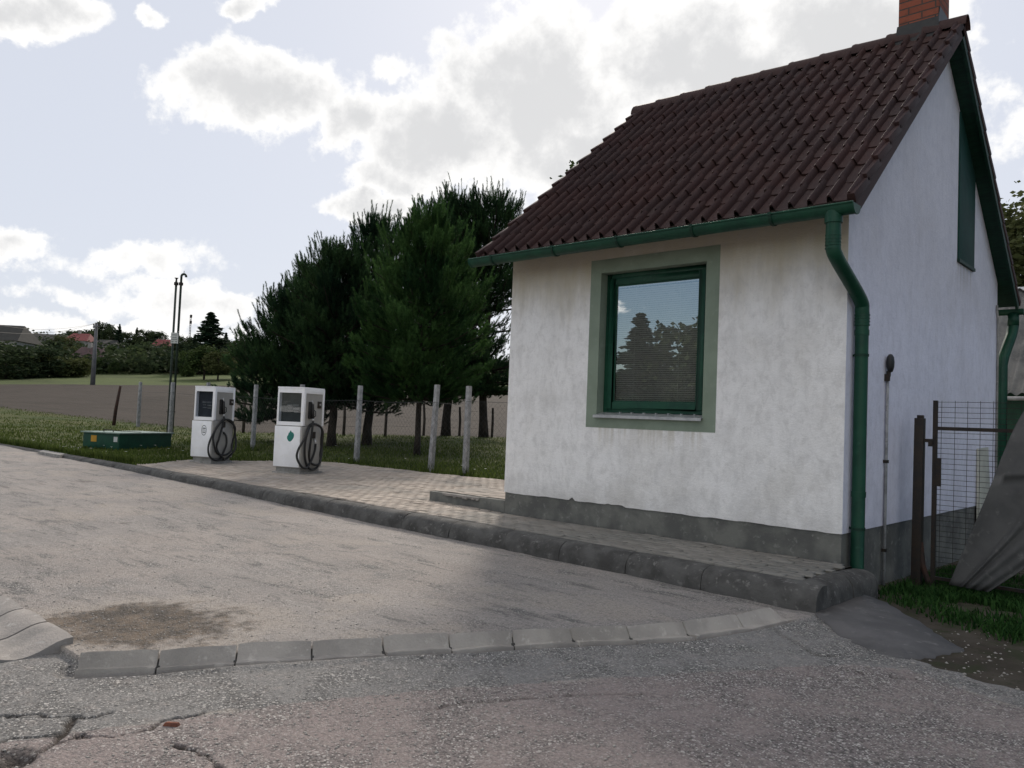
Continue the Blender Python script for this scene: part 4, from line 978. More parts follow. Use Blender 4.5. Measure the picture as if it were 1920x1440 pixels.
# local: -x is length along the left face, +y the long side
mb = MB(); mb.box(-1.16, 0, 0, 1.82, -.1, .42); mb.build('box', M_green, tk, bevel=.01)
M_lid = pm('pale_green_lid', (.24, .30, .26), (.17, .23, .195), 4, .5, .1, 20)
mb = MB(); mb.box(-1.21, .05, -.05, 1.87, .422, .455); lid = mb.build('lid', M_lid, tk, bevel=.01)
mb = MB(); mb.tube([(-.65, .15, .455), (-.65, .15, .51), (-.35, .15, .51), (-.35, .15, .455)], .012, 6); mb.box(-1.1, -.2, .9, .94, .456, .467); mb.build('handle', M_dark, lid)
M_yel = pm('yellow_warning_label', (.50, .27, .03), (.42, .22, .03), 9, .6); M_lab = pm('white_label', (.55, .56, .55), (.46, .47, .46), 9, .6)
MB().box(-.90, -.72, -.004, -.0005, .20, .36).build('warning_label', M_yel, tk); MB().box(-.17, -.05, -.004, -.0005, .22, .35).build('label', M_lab, tk)
vp = thing('vent_pipes', 'pair of tall green tank vent pipes with a white notice plate and one hooked top', 'vent pipes', (-21.2, 5.38, grd(-21.2, 5.38)))
M_vent = pm('weathered_green_pipe', (.030, .050, .038), (.022, .032, .027), 9, .6, .2, 30)
rx = np.array([r0[0], r0[1]])
def vpt(s, z): return (rx[0]*s, rx[1]*s, z)
MB().tube([vpt(-.085, -.2), vpt(-.085, 5.45)], .040, 10).build('pipe', M_vent, vp, smooth=True)
mb = MB(); mb.tube([vpt(.085, -.2), vpt(.085, 5.5)]+[vpt(.085+.085-.085*math.cos(a), 5.5+.12+.085*math.sin(a)) for a in np.linspace(0, PI*1.08, 9)], .040, 10)
mb.tube([vpt(.17, 5.7), vpt(.17, 5.82)], .012, 6); mb.build('pipe', M_vent, vp, smooth=True)
for s in (-.085, .085): MB().tube([vpt(s, 5.30), vpt(s, 5.40)], .075, 10).build('flange', M_dark, vp)
MB().tube([vpt(-.085, 5.42), vpt(-.085, 5.52), vpt(-.085, 5.56)], [.03, .03, .075], 10).build('vent_cap', M_dark, vp)
for z in (.8, 2.2): MB().tube([vpt(-.16, z), vpt(.16, z)], .018, 6).build('clamp', M_dark, vp)
nv = -f0*.055
def pl(s0, s1, z0, z1, d): return [(rx[0]*s+nv[0]*d, rx[1]*s+nv[1]*d, z) for s, z in ((s0, z0), (s1, z0), (s1, z1), (s0, z1))]
mb = MB(); mb.hexa([pl(-.14,.12,3.22,3.60,.8)[0], pl(-.14,.12,3.22,3.6,.8)[1], pl(-.14,.12,3.22,3.6,1)[1], pl(-.14,.12,3.22,3.6,1)[0], pl(-.14,.12,3.22,3.6,.8)[3], pl(-.14,.12,3.22,3.6,.8)[2], pl(-.14,.12,3.22,3.6,1)[2], pl(-.14,.12,3.22,3.6,1)[3]])
M_plate = pm('notice_plate_white', (.56, .57, .55), (.48, .49, .47), 6, .6); po = mb.build('notice_plate', M_plate, vp)
mb = MB()
for (z, ww, x0) in ((3.52, .20, -.115), (3.43, .16, -.09), (3.36, .20, -.115), (3.28, .07, -.11), (3.28, .07, .02)):
    mb.add(pl(x0, x0+ww, z-.010, z+.010, 1.06), [(0, 1, 2, 3)])
mb.build('faded_print', M_badge, po)

# ================================================================ GATE CORNER ON THE RIGHT
gate = thing('mesh_gate', 'dark steel wire mesh gate standing beside the gable wall', 'gate', (4.45, 1.47, -.33))
ghx, ghz = .022, 1.42
for a, b in ((0, .038), (.95, .985)): MB().box(a, b, -.02, .02, -.02, 1.83).build('stile', M_dark, gate)
for a, b in ((1.535, 1.57), (.06, .09)): MB().box(.038, .95, -.016, .016, a, b).build('rail', M_dark, gate)
mb = MB()
for i in range(36):
    z = .03+i*.0510; mb.tube([(.03, 0, z), (.35, .0, z-.002*math.sin(i)), (.95, 0, z)], .0022, 4)
for x in (.07, .19, .30, .41, .52, .63, .75, .86): mb.tube([(x, .004, .0), (x+.004, .004, 1.83)], .0022, 4)
mb.build('mesh', M_dark, gate)
MB().box(.035, .085, -.030, -.022, .98, 1.26).build('latch_plate', M_dark, gate)
gp = thing('gate_post', 'rusty dark square steel post holding the mesh gate', 'post', (4.325, 1.45, -.34))
mb = MB(); mb.hexa([(-.045,-.045,-.2),(.045,-.045,-.2),(.045,.045,-.2),(-.045,.045,-.2),(-.035,-.045,1.66),(.05,-.045,1.66),(.05,.045,1.66),(-.035,.045,1.66)]); mb.box(-.015, .04, -.03, .03, 1.66, 1.69); mb.build('shaft', M_dark, gp, bevel=.006)
MB().box(.05, .135, -.015, .015, 1.42, 1.455).build('hinge', M_dark, gp); MB().box(.09, .125, -.02, .02, 1.38, 1.42).build('hinge_pin', M_dark, gp)
MB().tube([(.03, 0, .42), (.06, -.02, .2), (.115, -.02, .04), (.13, -.02, -.1)], .028, 8).build('strut', M_rust, gp)
# tarpaulin draped over the fence run
LE = [(2010,640),(1965,700),(1925,762),(1903,800),(1880,852),(1850,930),(1815,1012),(1780,1096)]
RE = [(2230,640),(2230,690),(2225,750),(2215,800),(2190,850),(2150,900),(2080,960),(1852,1110)]
n_u, n_v = 70, 70; V = []
le = catmull([np.array(p) for p in LE], 10); re_ = catmull([np.array(p) for p in RE], 10)
for j in range(n_v+1):
    a = le[min(int(j/n_v*(len(le)-1)), len(le)-1)]; b = re_[min(int(j/n_v*(len(re_)-1)), len(re_)-1)]
    for i in range(n_u+1):
        t = i/n_u; u, v = a*(1-t)+b*t
        # folds run from the top right down to the gathered foot
        f = t*9+.4*math.sin(j*.08); dy = .032*math.sin(f)*(1-.35*j/n_v)+.010*math.sin(f*2.3+1.3)+.02*math.sin(j*.11+t*3)-.12*math.exp(-((t-.42+.10*j/n_v)/.05)**2)*.5
        p = at_y(u, v, 1.25+dy*1.2-.06*(j/n_v)); V.append((p[0], p[1], max(p[2], -.335)))
I = np.arange(len(V)).reshape(n_v+1, n_u+1); Fc = np.stack([I[:-1, :-1], I[1:, :-1], I[1:, 1:], I[:-1, 1:]], -1).reshape(-1, 4)
tp = link('tarpaulin', mesh_np('tarp', V, Fc), M_tarp, None, True); tag(tp, 'dark grey tarpaulin draped down to the grass beside the mesh gate', 'tarpaulin')
md = tp.modifiers.new('s', 'SOLIDIFY'); md.thickness = .006
# pale panel leaning on the wall behind the gate
M_panel = pm('pale_panel', (.50, .50, .44), (.40, .40, .36), 3, .6)
bo = MB(); bo.hexa([(L+.02,4.75,-.45),(L+.07,4.75,-.45),(L+.10,5.30,-.45),(L+.05,5.30,-.45),(L+.005,4.75,1.0),(L+.03,4.75,1.0),(L+.03,5.30,1.02),(L+.005,5.30,1.02)])
tag(bo.build('board', M_panel, bevel=.004), 'pale cream board leaning on the gable wall behind the mesh gate', 'board')
# shed behind
sh = thing('shed', 'shed with corrugated grey cement roof and green wall behind the house', 'shed', (2.4, 9.2, -.5))
MB().box(0, 8, .25, 4.2, 0, 2.55).build('wall', M_green, sh)
V = []; nxs = 420
for s in (0, 1, 2, 3):
    for i in range(nxs+1):
        x = -.15+8.3*i/nxs; h = .028*math.sin(2*PI*x/.177); t = s/3
        V.append((x, -.1+t*2.7, 2.44+t*2.28+h))
I = np.arange(len(V)).reshape(4, nxs+1); Fc = np.stack([I[:-1, :-1], I[:-1, 1:], I[1:, 1:], I[1:, :-1]], -1).reshape(-1, 4)
ro = link('roof', mesh_np('r', V, Fc), M_asb, sh, True)
V2 = [(x, 5.1-y+.0 if False else 5.1-y, z) for x, y, z in V]; link('roof', mesh_np('r', V2, Fc[:, ::-1]), M_asb, sh, True)
mb = MB(); mb.box(-.2, 8.2, 2.56, 2.70, 4.70, 4.78); mb.build('ridge_cap', M_white, sh)
MB().tube([(-.2, -.14, 2.36), (8.2, -.14, 2.36)], .038, 10).build('gutter', M_post, sh, smooth=True)

# ================================================================ PINES
def rot_to(dirs):
    d = dirs/np.linalg.norm(dirs, axis=1, keepdims=True); a = np.where(np.abs(d[:, 2:3]) < .95, np.array([[0, 0, 1.]]), np.array([[1., 0, 0]]))
    u = np.cross(d, a); u /= np.linalg.norm(u, axis=1, keepdims=True); v = np.cross(d, u); return d, u, v
def shoots(P, Dr, ln, nn, nl, wd, rg):
    """bottle-brush shoots: needles as slim triangles around each axis"""
    n = len(P); d, u, v = rot_to(Dr)
    t = rg.random((n, nn))**.8; an = rg.random((n, nn))*2*PI
    rad = u[:, None]*np.cos(an)[..., None]+v[:, None]*np.sin(an)[..., None]
    base = P[:, None]+d[:, None]*(t*ln[:, None])[..., None]
    nd_ = d[:, None]*(.55+.4*t)[..., None]+rad*(.85-.25*t)[..., None]; nd_ /= np.linalg.norm(nd_, axis=2, keepdims=True)
    tip = base+nd_*(nl*(.7+.5*rg.random((n, nn))))[..., None]
    side = np.cross(nd_, rad); side /= np.linalg.norm(side, axis=2, keepdims=True)+1e-9
    V = np.stack([base+side*wd, base-side*wd, tip], 2).reshape(-1, 3)
    Fc = np.arange(len(V)).reshape(-1, 3)
    tone = np.repeat(np.clip(.42+2.2*(fbm(P[:, 0]*1.5+P[:, 1]*.9+40, P[:, 2]*1.6+20, 3)-.5)+rg.normal(0, .14, n), 0, 1), nn*3)
    return V, Fc, tone
def pine(H, z0, rad, seed, peak=.35, lean=0., dens=1., gap=None, openness=0., thin=1., tp=.85):
    rg = np.random.default_rng(seed); tw = MB(); P, D, Ls = [], [], []; CP, CD, CL = [], [], []
    tr = thin*(.014*H+.05); wob = [rg.normal(0, .03*H/7) for _ in range(8)]
    tpt = lambda z: np.array([lean*z+wob[int(z/H*6.9)]*math.sin(z*1.3), wob[(int(z/H*6.9)+3) % 8]*math.sin(z*1.1+1), z])
    zs = np.linspace(-.1, H*.97, 12); tw.tube([tpt(max(z, 0))+np.array([0, 0, min(z, 0)]) for z in zs], [tr*(1.25 if i == 0 else 1)*(1-.93*max(z, 0)/H)+.008 for i, z in enumerate(zs)], 9)
    z = z0
    while z < H-.10:
        f = (z-z0)/(H-z0); prof = (min(1, .84+f/peak*.16) if f < peak else max(.06, (1-(f-peak)/(1-peak))**.62))
        nb = rg.integers(6, 8); a0 = rg.random()*6.28
        for k in range(nb):
            if openness and rg.random() < openness: continue
            if gap and gap[0] < z < gap[1] and rg.random() < .75: continue
            an = a0+2*PI*k/nb+rg.normal(0, .2); bl = rad*prof*(.72+.42*rg.random()); el = -.30+.95*f+rg.normal(0, .1)
            st_ = tpt(z); dh = np.array([math.cos(an), math.sin(an), 0]); pts = []
            for s in np.linspace(0, 1, 5): pts.append(st_+dh*bl*s+np.array([0, 0, bl*(math.sin(el)*s+.30*s*s)]))
            br = max(.008, tr*.34*(1-f*.6)); tw.tube(pts, [br*(1-.75*s)+.003 for s in np.linspace(0, 1, 5)], 4, False)
            ns = int((10+bl*25)*dens)
            ss_ = .06+.94*rg.random(ns)**.75
            for s in ss_:
                q_ = pts[0]+(pts[4]-pts[0])*0
                i = min(int(s*4), 3); c = pts[i]+(pts[i+1]-pts[i])*(s*4-i)
                sp = (1-s)*.36*bl+.09; off = np.array([-dh[1], dh[0], 0])*rg.normal(0, sp)+np.array([0, 0, rg.normal(.04, .10)])
                P.append(c+off); d_ = dh*(.55+.5*rg.random())*(1-.45*f)+np.array([-dh[1], dh[0], 0])*np.sign(rg.normal())*rg.random()*.6+np.array([0, 0, .35+.55*rg.random()+.9*f]); D.append(d_); Ls.append(.15+.14*rg.random()+.10*f)
            for q_ in range(3 if f > .35 else 2):                 # upright candles at and near the branch tip
                c = pts[4] if q_ == 0 else pts[3]+(pts[4]-pts[3])*rg.random()+np.array([-dh[1], dh[0], 0])*rg.normal(0, .22)
                CP.append(c-np.array([0, 0, .05])); CD.append(dh*(.45*(1-f)+.12)+np.array([rg.normal(0, .14), rg.normal(0, .14), 1.])); CL.append(.24+.26*rg.random()+.34*f*rg.random()+.16*f)
        z += .24+.10*rg.random()+.07*f
    for k in range(6): P.append(tpt(H*.95)+np.array([rg.normal(0, .08), rg.normal(0, .08), -.15*rg.random()])); D.append(np.array([rg.normal(0, .25), rg.normal(0, .25), 1.])); Ls.append(.4+.25*rg.random()); CP.append(P[-1]); CD.append(D[-1]); CL.append(Ls[-1])
    V, Fc, tone = shoots(np.array(P), np.array(D), np.array(Ls), 52, .105, .0085, rg)
    V2, F2, t2 = shoots(np.array(CP), np.array(CD), np.array(CL), 120, .085, .0085, rg)
    Fc = np.concatenate([Fc, F2+len(V)]); V = np.concatenate([V, V2]); tone = np.concatenate([tone, np.clip(t2+.12, 0, 1)])
    return tw, mesh_np('pine_crown', V, Fc, tone), len(P)
def place_pine(u, v, vt, rad, label, seed, mat, z0=1.5, **kw):
    p = at_z(u, v, 0); D = (p-CAM)@f0; k = max(1.546/(1.146/D+.02)/D, 0) if D > 20 else 1; p = CAM+(p-CAM)*k
    H = (v-vt)/F*D*k; t = thing('pine_tree', label, 'pine tree', (p[0], p[1], grd(p[0], p[1])), rng.random()*0, 'pines behind the chain link fence')
    tw, me, n = pine(H, z0, rad, seed, **kw); tw.build('trunk', M_bark, t, smooth=True); link('crown', me, mat, t); return t
place_pine(528, 826, 568, 2.15, 'shortest dark pine at the left end of the row, spreading low', 21, M_pine2, z0=.95, peak=.15)
place_pine(622, 834, 474, 2.1, 'dark pine with narrow spiky top behind the dispenser with the teal sticker', 22, M_pine2, z0=1.45, peak=.3)
place_pine(690, 832, 424, 2.1, 'dark pine with long bare upright candles at its tip', 23, M_pine2, z0=1.55, peak=.28, dens=.9)
place_pine(781, 853, 418, 1.95, 'front bright green pine on a thin crooked trunk', 24, M_pine, z0=1.6, peak=.30, dens=1.15, thin=.6)
place_pine(838, 816, 374, 2.6, 'tallest dark pine at the back with a broad rounded top', 25, M_pine2, z0=2.0, peak=.5, tp=.72)
place_pine(905, 819, 378, 2.5, 'tall sparse pine nearest the house with sky showing through its lower crown', 26, M_pine2, z0=2.1, peak=.6, gap=(3.3, 5.6), openness=.14, tp=.7)
place_pine(575, 822, 508, 1.6, 'dark slender pine between the two dispensers and the taller pines', 27, M_pine2, z0=1.3, peak=.25)

# ================================================================ BROADLEAF AND SPRUCE TREES
def leaf_cloud(n, leaf, rg, cen, radii, squash=1.):
    C0 = np.array(cen)[None]+rg.normal(0, 1, (n, 3))*np.array(radii)[None]*.55
    d = rg.normal(0, 1, (n, 3)); d, u, v = rot_to(d); s = leaf*(.6+.8*rg.random((n, 1)))
    V = np.stack([C0-u*s*.5, C0+v*s*.32, C0+u*s*.55, C0-v*s*.32], 1).reshape(-1, 4, 3)
    return V.reshape(-1, 3)
def broad(H, R_, seed, nc=46, nl=70, leaf=.32, tr=.14, z0=.28):
    rg = np.random.default_rng(seed); tw = MB(); Vs, tn = [], []
    tw.tube([(0, 0, -.3), (.03*H*.1, 0, H*.25), (.01, .02*H*.2, H*.5), (0, 0, H*.8)], [tr*1.25, tr, tr*.7, tr*.2], 8)
    for i in range(nc):
        th = rg.random()*2*PI; ph = rg.random(); rr = (.35+.65*rg.random()**.5); zc = z0*H+(1-z0)*H*(.06+.86*ph)
        prof = math.sin(PI*min(max(.12+.80*ph, 0), 1))**.6; c = (R_*rr*prof*math.cos(th), R_*rr*prof*math.sin(th), zc)
        s = R_*(.20+.16*rg.random()); Vs.append(leaf_cloud(nl, leaf, rg, c, (s, s, s*.75))); tn.append(np.full(nl*4, np.clip(rg.normal(.45, .3), 0, 1))+np.repeat(rg.normal(0, .12, nl), 4))
        if i % 3 == 0: tw.tube([(0, 0, max(z0*H*.8, zc-.35*H)), (c[0]*.5, c[1]*.5, zc-.1*H), c], [tr*.4, tr*.25, tr*.06], 5, False)
    V = np.concatenate(Vs); return tw, mesh_np('crown', V, np.arange(len(V)).reshape(-1, 4), np.clip(np.concatenate(tn), 0, 1))
def spruce(H, R_, seed, leaf=.35):
    rg = np.random.default_rng(seed); tw = MB().tube([(0, 0, -.3), (0, 0, H)], [.02*H, .004], 7); Vs = []; tn = []
    z = .08*H
    while z < H*.99:
        f = z/H; r = R_*(1-f)**.85*(.85+.3*rg.random())+.05; nb = 6 if f > .6 else 8
        for k in range(nb):
            an = rg.random()*6.28
            for s in np.linspace(.25, 1, 4): Vs.append(leaf_cloud(7, leaf, rg, (r*s*math.cos(an), r*s*math.sin(an), z-.22*r*s+.1*r*s*s), (.16*r+.05, .16*r+.05, .10*r+.05))); tn.append(np.full(28, np.clip(rg.normal(.4, .3), 0, 1)))
        z += H*.035*(1.2-.5*f)
    V = np.concatenate(Vs); return tw, mesh_np('crown', V, np.arange(len(V)).reshape(-1, 4), np.concatenate(tn))
protos = {}
def tree(kind, variant, x, y, H, label, group=None, mat=None, zoff=0., wide=1., z=None, name=None):
    key = (kind, variant)
    if key not in protos:
        if kind == 'spruce': protos[key] = spruce(10, 2.3, 300+variant)
        elif kind == 'bush': protos[key] = broad(10, 6.5, 100+variant, 40, 80, .75, .2, .02)
        else: protos[key] = broad(10, 4.1+.4*(variant % 2), 200+variant, 46, 80, .55, .22, .18 if variant < 2 else .26)
        tw, me = protos[key]; bme = bpy.data.meshes.new('trunk'); bme.from_pydata(tw.v, [], tw.f); bme.materials.append(M_bark); protos[key] = (bme, me)
    bme, me = protos[key]
    t = thing(name or ('spruce_tree' if kind == 'spruce' else 'bush' if kind == 'bush' else 'tree'), label, 'spruce' if kind == 'spruce' else 'bush' if kind == 'bush' else 'tree', (x, y, (grd(x, y) if z is None else z)+zoff), (x*3.7) % 6.28, group)
    t.scale = (H/10*wide, H/10*wide, H/10)
    o1 = bpy.data.objects.new('trunk', bme); C.objects.link(o1); o1.parent = t
    m2 = me if not me.materials else me
    if not me.materials: me.materials.append(mat)
    o2 = bpy.data.objects.new('crown', me); C.objects.link(o2); o2.parent = t
    o2.material_slots[0].link = 'OBJECT'; o2.material_slots[0].material = mat
    return t
def at_col(u, dist):
    w_ = ray(u, 700); h = math.hypot(w_[0], w_[1]); return CAM[0]+w_[0]/h*dist, CAM[1]+w_[1]/h*dist
def htop(u, vt, x, y):                                   # height that reaches photo row vt at this distance
    w_ = ray(u, vt); h = math.hypot(w_[0], w_[1]); d = math.hypot(x-CAM[0], y-CAM[1]); return CAM[2]+w_[2]/h*d-grd(x, y)
G = 'trees on the far hillside'
far = [ # column, top row, distance, kind, variant, material, wide, label
 (10,648,128,'bush',0,M_leafd,1.5,'dark broad thicket at the far left edge below the big grey roof'),
 (58,650,132,'bush',1,M_leafd,1.3,'dark thicket right of the far left one, before the olive hedge'),
 (95,640,200,'tree',1,M_leafd,1.1,'rounded tree in front of the long low roof'),(118,632,215,'bush',0,M_leafo,1.1,'olive bush mass under the red roofed house'),
 (85,655,165,'tree',0,M_leaf,1.2,'mid green tree before the long low roof'),
 (128,652,180,'tree',2,M_leafo,1.2,'olive tree left of the maroon roofed cottage'),
 (137,620,290,'tree',1,M_leafd,1.3,'dark tree on the skyline behind the red roofed house'),(160,620,300,'bush',1,M_leafd,.9,'dark bush mass beside the red roofed house'),
 (190,606,250,'tree',0,M_leafd,1.0,'tall dark tree on the skyline behind the concrete pole'),(180,618,260,'tree',2,M_leafd,1.0,'dark tree left of the tallest skyline tree'),
 (219,609,240,'spruce',0,M_spruce,.9,'pointed dark spruce right of the concrete pole'),(206,618,245,'tree',3,M_leafd,1.0,'dark tree left of the pointed spruce'),
 (252,615,260,'spruce',1,M_spruce,.9,'smaller dark spruce in the middle of the skyline'),(235,624,255,'tree',1,M_leafd,1.2,'dark tree between the two skyline spruces'),
 (272,620,260,'tree',0,M_leafd,1.3,'broad dark tree left of the second red roof'),(290,624,262,'bush',1,M_leafd,.9,'dark rounded mass behind the second red roof'),
 (205,650,175,'tree',2,M_leaf,1.2,'green tree just right of the maroon roofed cottage'),(230,660,165,'bush',0,M_leafd,.8,'dark shrubs beside the pale pole top'),
 (250,652,170,'tree',3,M_leaf,1.2,'green tree in the middle of the orchard'),(275,650,172,'tree',1,M_leafd,1.2,'dark green tree before the second red roof'),
 (300,658,165,'bush',1,M_leafd,.9,'dark shrub mass behind the vent pipes'),(325,640,180,'tree',0,M_leafd,1.2,'tree right of the second red roof'),
 (342,632,240,'tree',2,M_leafd,1.2,'skyline tree just right of the vent pipes'),(362,628,230,'spruce',0,M_spruce,1.2,'dark conifer beneath the radio mast'),
 (390,589,150,'spruce',2,M_spruce,1.9,'big lone spruce against the sky right of the radio mast'),(372,646,150,'tree',1,M_leafd,1.2,'dark tree left of the lone spruce'),
 (405,640,155,'tree',3,M_leafd,1.2,'dark tree right of the lone spruce'),(420,625,235,'spruce',1,M_spruce,1.1,'far conifer on the skyline beside the pines'),
 (440,640,160,'tree',0,M_leafd,1.3,'dark tree behind the leftmost pine'),(470,640,160,'bush',1,M_leafd,.9,'dark mass of shrubs behind the pines'),
 (350,662,140,'bush',0,M_leaf,.6,'rounded green bush right of the vent pipes'),(383,652,128,'tree',2,M_leaf,1.2,'orchard tree with visible trunk below the lone spruce'),
 (409,662,125,'tree',3,M_leafo,1.2,'greyish orchard tree with thin trunk by the pines'),(436,655,130,'tree',2,M_leafd,1.2,'orchard tree half hidden by the leftmost pine'),
 (520,650,165,'tree',1,M_leafd,1.5,'far tree behind the short pine'),(600,650,165,'tree',0,M_leafd,1.5,'far tree behind the slender pine'),(160,668,150,'bush',1,M_leafd,.7,'dark bush in front of the maroon roofed cottage'),
 (182,672,148,'bush',0,M_leaf,.5,'green bush at the foot of the concrete pole'),(330,672,150,'bush',1,M_leafd,.6,'dark bush low behind the notice plate'),(270,676,148,'bush',0,M_leafd,.7,'low dark bush at the edge of the far meadow'),(215,678,148,'bush',1,M_leaf,.6,'low green bush at the edge of the far meadow')]
for (u, vt, dist, kind, var, mat, wide, lab) in far:
    x, y = at_col(u, dist); h = max(2., htop(u, vt, x, y)); tree(kind, var, x, y, h*1.04, lab, G, mat, wide=wide)
# far wood closing the hillside
rg = np.random.default_rng(5); Vs, tn = [], []
for i in range(420):
    u = rg.uniform(-60, 720); d = rg.uniform(152, 300) if i % 3 else rg.uniform(150, 160); x, y = at_col(u, d); s = rg.uniform(1.4, 2.8); z = grd(x, y)+s*.7
    Vs.append(leaf_cloud(60, .8, rg, (x, y, z), (s*1.5, s*1.5, s*.8))); tn.append(np.full(240, np.clip(rg.normal(.35, .3), 0, 1)))
V = np.concatenate(Vs); tag(link('undergrowth', mesh_np('u', V, np.arange(len(V)).reshape(-1, 4), np.concatenate(tn)), M_leafd), 'continuous dark shrub growth covering the far hillside', 'undergrowth', kind='stuff')
# olive hedge left
Vs, tn = [], []
for i in range(150):
    u = rg.uniform(16, 160); d = rg.uniform(132, 140)-4*(u < 60); x, y = at_col(u, d); hz = (2.6 if u < 100 else 2.0)*rg.random(); Vs.append(leaf_cloud(110, .42, rg, (x, y, grd(x, y)+.3+hz), (.9, .9, .5))); tn.append(np.full(440, np.clip(rg.normal(.5, .25), 0, 1)))
V = np.concatenate(Vs); tag(link('hedge', mesh_np('h', V, np.arange(len(V)).reshape(-1, 4), np.concatenate(tn)), M_leafo), 'long olive green hedge at the far edge of the ploughed field', 'hedge')
# right tree behind the shed, twig behind the roof, and the trees that show in the window glass
tw, me = broad(9.0, 3.4, 77, 150, 210, .20, .2, .2); t = thing('tree', 'leafy green tree rising behind the shed at the right edge', 'tree', (2.5, 22, -.5)); tw.build('trunk', M_bark, t, smooth=True); link('crown', me, M_leafo, t)
pr = at_y(1096, 286, 7.4); zt_ = pr[2]
tw, me = broad(zt_+.5, .9, 78, 26, 40, .10, .07, .55); t = thing('tree', 'slender tree whose leafy tip peeps over the left roof edge', 'tree', (pr[0]+.25, 7.4, -.4)); tw.build('trunk', M_bark, t, smooth=True); link('crown', me, M_leaf, t)
for (dx, dy, H, kind, var, mat, lab) in ((-.556, -.831, 11.2, 'spruce', 3, M_spruce, 'pointed tree mirrored left in the window pane'), (-.505, -.863, 10.4, 'tree', 4, M_leafd, 'round topped tree mirrored right in the window pane'),
     (-.59, -.807, 5.6, 'tree', 5, M_leafd, 'lower tree mirrored at the left edge of the pane'), (-.488, -.873, 7.0, 'tree', 1, M_leafd, 'tree mirrored at the right edge of the pane'), (-.532, -.847, 6.2, 'tree', 0, M_leafd, 'tree filling the gap in the mirrored row'), (-.46, -.888, 6.0, 'tree', 5, M_leafd, 'outermost tree mirrored in the pane'),(-.63, -.777, 4.8, 'tree', 1, M_leafd, 'farthest left mirrored tree')):
    tree(kind, var+10, 2.+dx*62, dy*62, H, lab, 'trees across the road mirrored in the window', mat, wide=1.5 if kind == 'spruce' else .8, z=-.3)

# ================================================================ FAR HOUSES, POLE, MAST
M_red = pm('red_roof_tiles', (.20, .045, .045), (.15, .04, .04), 2, .8); M_mar = pm('maroon_roof', (.10, .06, .06), (.075, .05, .05), 2, .85)
M_gry = pm('grey_roof', (.040, .040, .036), (.030, .030, .027), 2, .9); M_pale = pm('pale_house_wall', (.33, .31, .29), (.25, .24, .225), 2, .9)
def farhouse(u, v0, v1, dist, wpx, mat, label, depth=6., wallh=2.2, chim=True):
    x, y = at_col(u, dist); k = dist/F*1.0; wd = wpx*k*1.15; zg = grd(x, y)
    w_ = ray(u, v0); ztop = CAM[2]+w_[2]/math.hypot(w_[0], w_[1])*dist; w_ = ray(u, v1); zev = CAM[2]+w_[2]/math.hypot(w_[0], w_[1])*dist
    t = thing('house', label, 'house', (x, y, zg), math.atan2(r0[1], r0[0])+.12, 'houses on the far hillside'); zt, ze = ztop-zg, zev-zg
    MB().box(-wd/2+.3, wd/2-.3, -depth/2+.3, depth/2-.3, -2, ze).build('wall', M_pale, t)
    ov = MB(); a = wd/2; b = depth/2; c = a*.72
    ov.add([(-a,-b,ze-.1),(a,-b,ze-.1),(a,b,ze-.1),(-a,b,ze-.1),(-c,0,zt),(c,0,zt)], [(0,1,5,4),(1,2,5),(2,3,4,5),(3,0,4),(0,3,2,1)]); r_ = ov.build('roof', mat, t)
    if chim: MB().box(-a*.3, -a*.3+.6, -.3, .3, zt-1, zt+.8).build('chimney', M_pale, r_)
    for xx in (-a*.45, a*.25): MB().box(xx, xx+min(1.1, a*.3), -b+.27, -b+.30, max(ze-1.7, .2), ze-.5).build('window', M_black, t)
farhouse(4, 609, 640, 150, 70, M_gry, 'house with big dark grey roof at the far left edge', 9, chim=False)
farhouse(84, 626, 638, 235, 72, M_gry, 'long low house with grey green roof left of the red roof', 8, chim=False)
farhouse(149, 625, 640, 230, 32, M_red, 'house with bright red hipped roof on the hillside', 8)
farhouse(171, 651, 671, 158, 42, M_mar, 'cottage with dull maroon roof behind the concrete pole', 6)
farhouse(304, 636, 650, 225, 26, M_red, 'house with faded red roof beside the vent pipes', 7)
farhouse(200, 637, 645, 240, 34, M_gry, 'house with flat looking grey roof right of the concrete pole', 7, chim=False)
x, y = at_col(175, 109); zb = grd(x, y); wv = ray(179, 606); zt = CAM[2]+wv[2]/math.hypot(wv[0], wv[1])*109
po = thing('utility_pole', 'tapered concrete utility pole at the far edge of the ploughed field', 'utility pole', (x, y, zb))
MB().tube([(0, 0, -.3), (0, 0, zt-zb)], [.30, .17], 10).build('shaft', M_pole, po, smooth=True)
MB().box(-.9, .9, -.08, .08, zt-zb-.5, zt-zb-.35).build('crossarm', M_pole, po)
for s in (-.8, .8): MB().tube([(s, 0, zt-zb-.35), (s, 0, zt-zb-.05)], .07, 6).build('insulator', M_dark, po)
pw = MB()
for (va, dz_) in ((590, 0), (612, 0)):
    pts = []
    for t in np.linspace(0, 1, 14):
        a = np.array([x, y, zt]); d_ = ray(-120, va-6); h = math.hypot(d_[0], d_[1]); b = CAM+d_/h*70
        p = a*(1-t)+b*t; p[2] -= 1.0*math.sin(PI*t); pts.append(p)
    pw.tube(pts, .014, 4, False)
tag(pw.build('power_line', M_dark), 'thin power lines running from the concrete pole out of the left edge', 'power line')
x, y = at_col(352, 380); wv = ray(354, 592); zt = CAM[2]+wv[2]/math.hypot(wv[0], wv[1])*380
ms = thing('radio_mast', 'thin lattice radio mast on the skyline left of the lone spruce', 'radio mast', (x, y, 5))
mb = MB(); hh = zt-5
for a in range(3): mb.tube([(.5*math.cos(a*2.1), .5*math.sin(a*2.1), 0), (.32*math.cos(a*2.1), .32*math.sin(a*2.1), hh)], .10, 4)
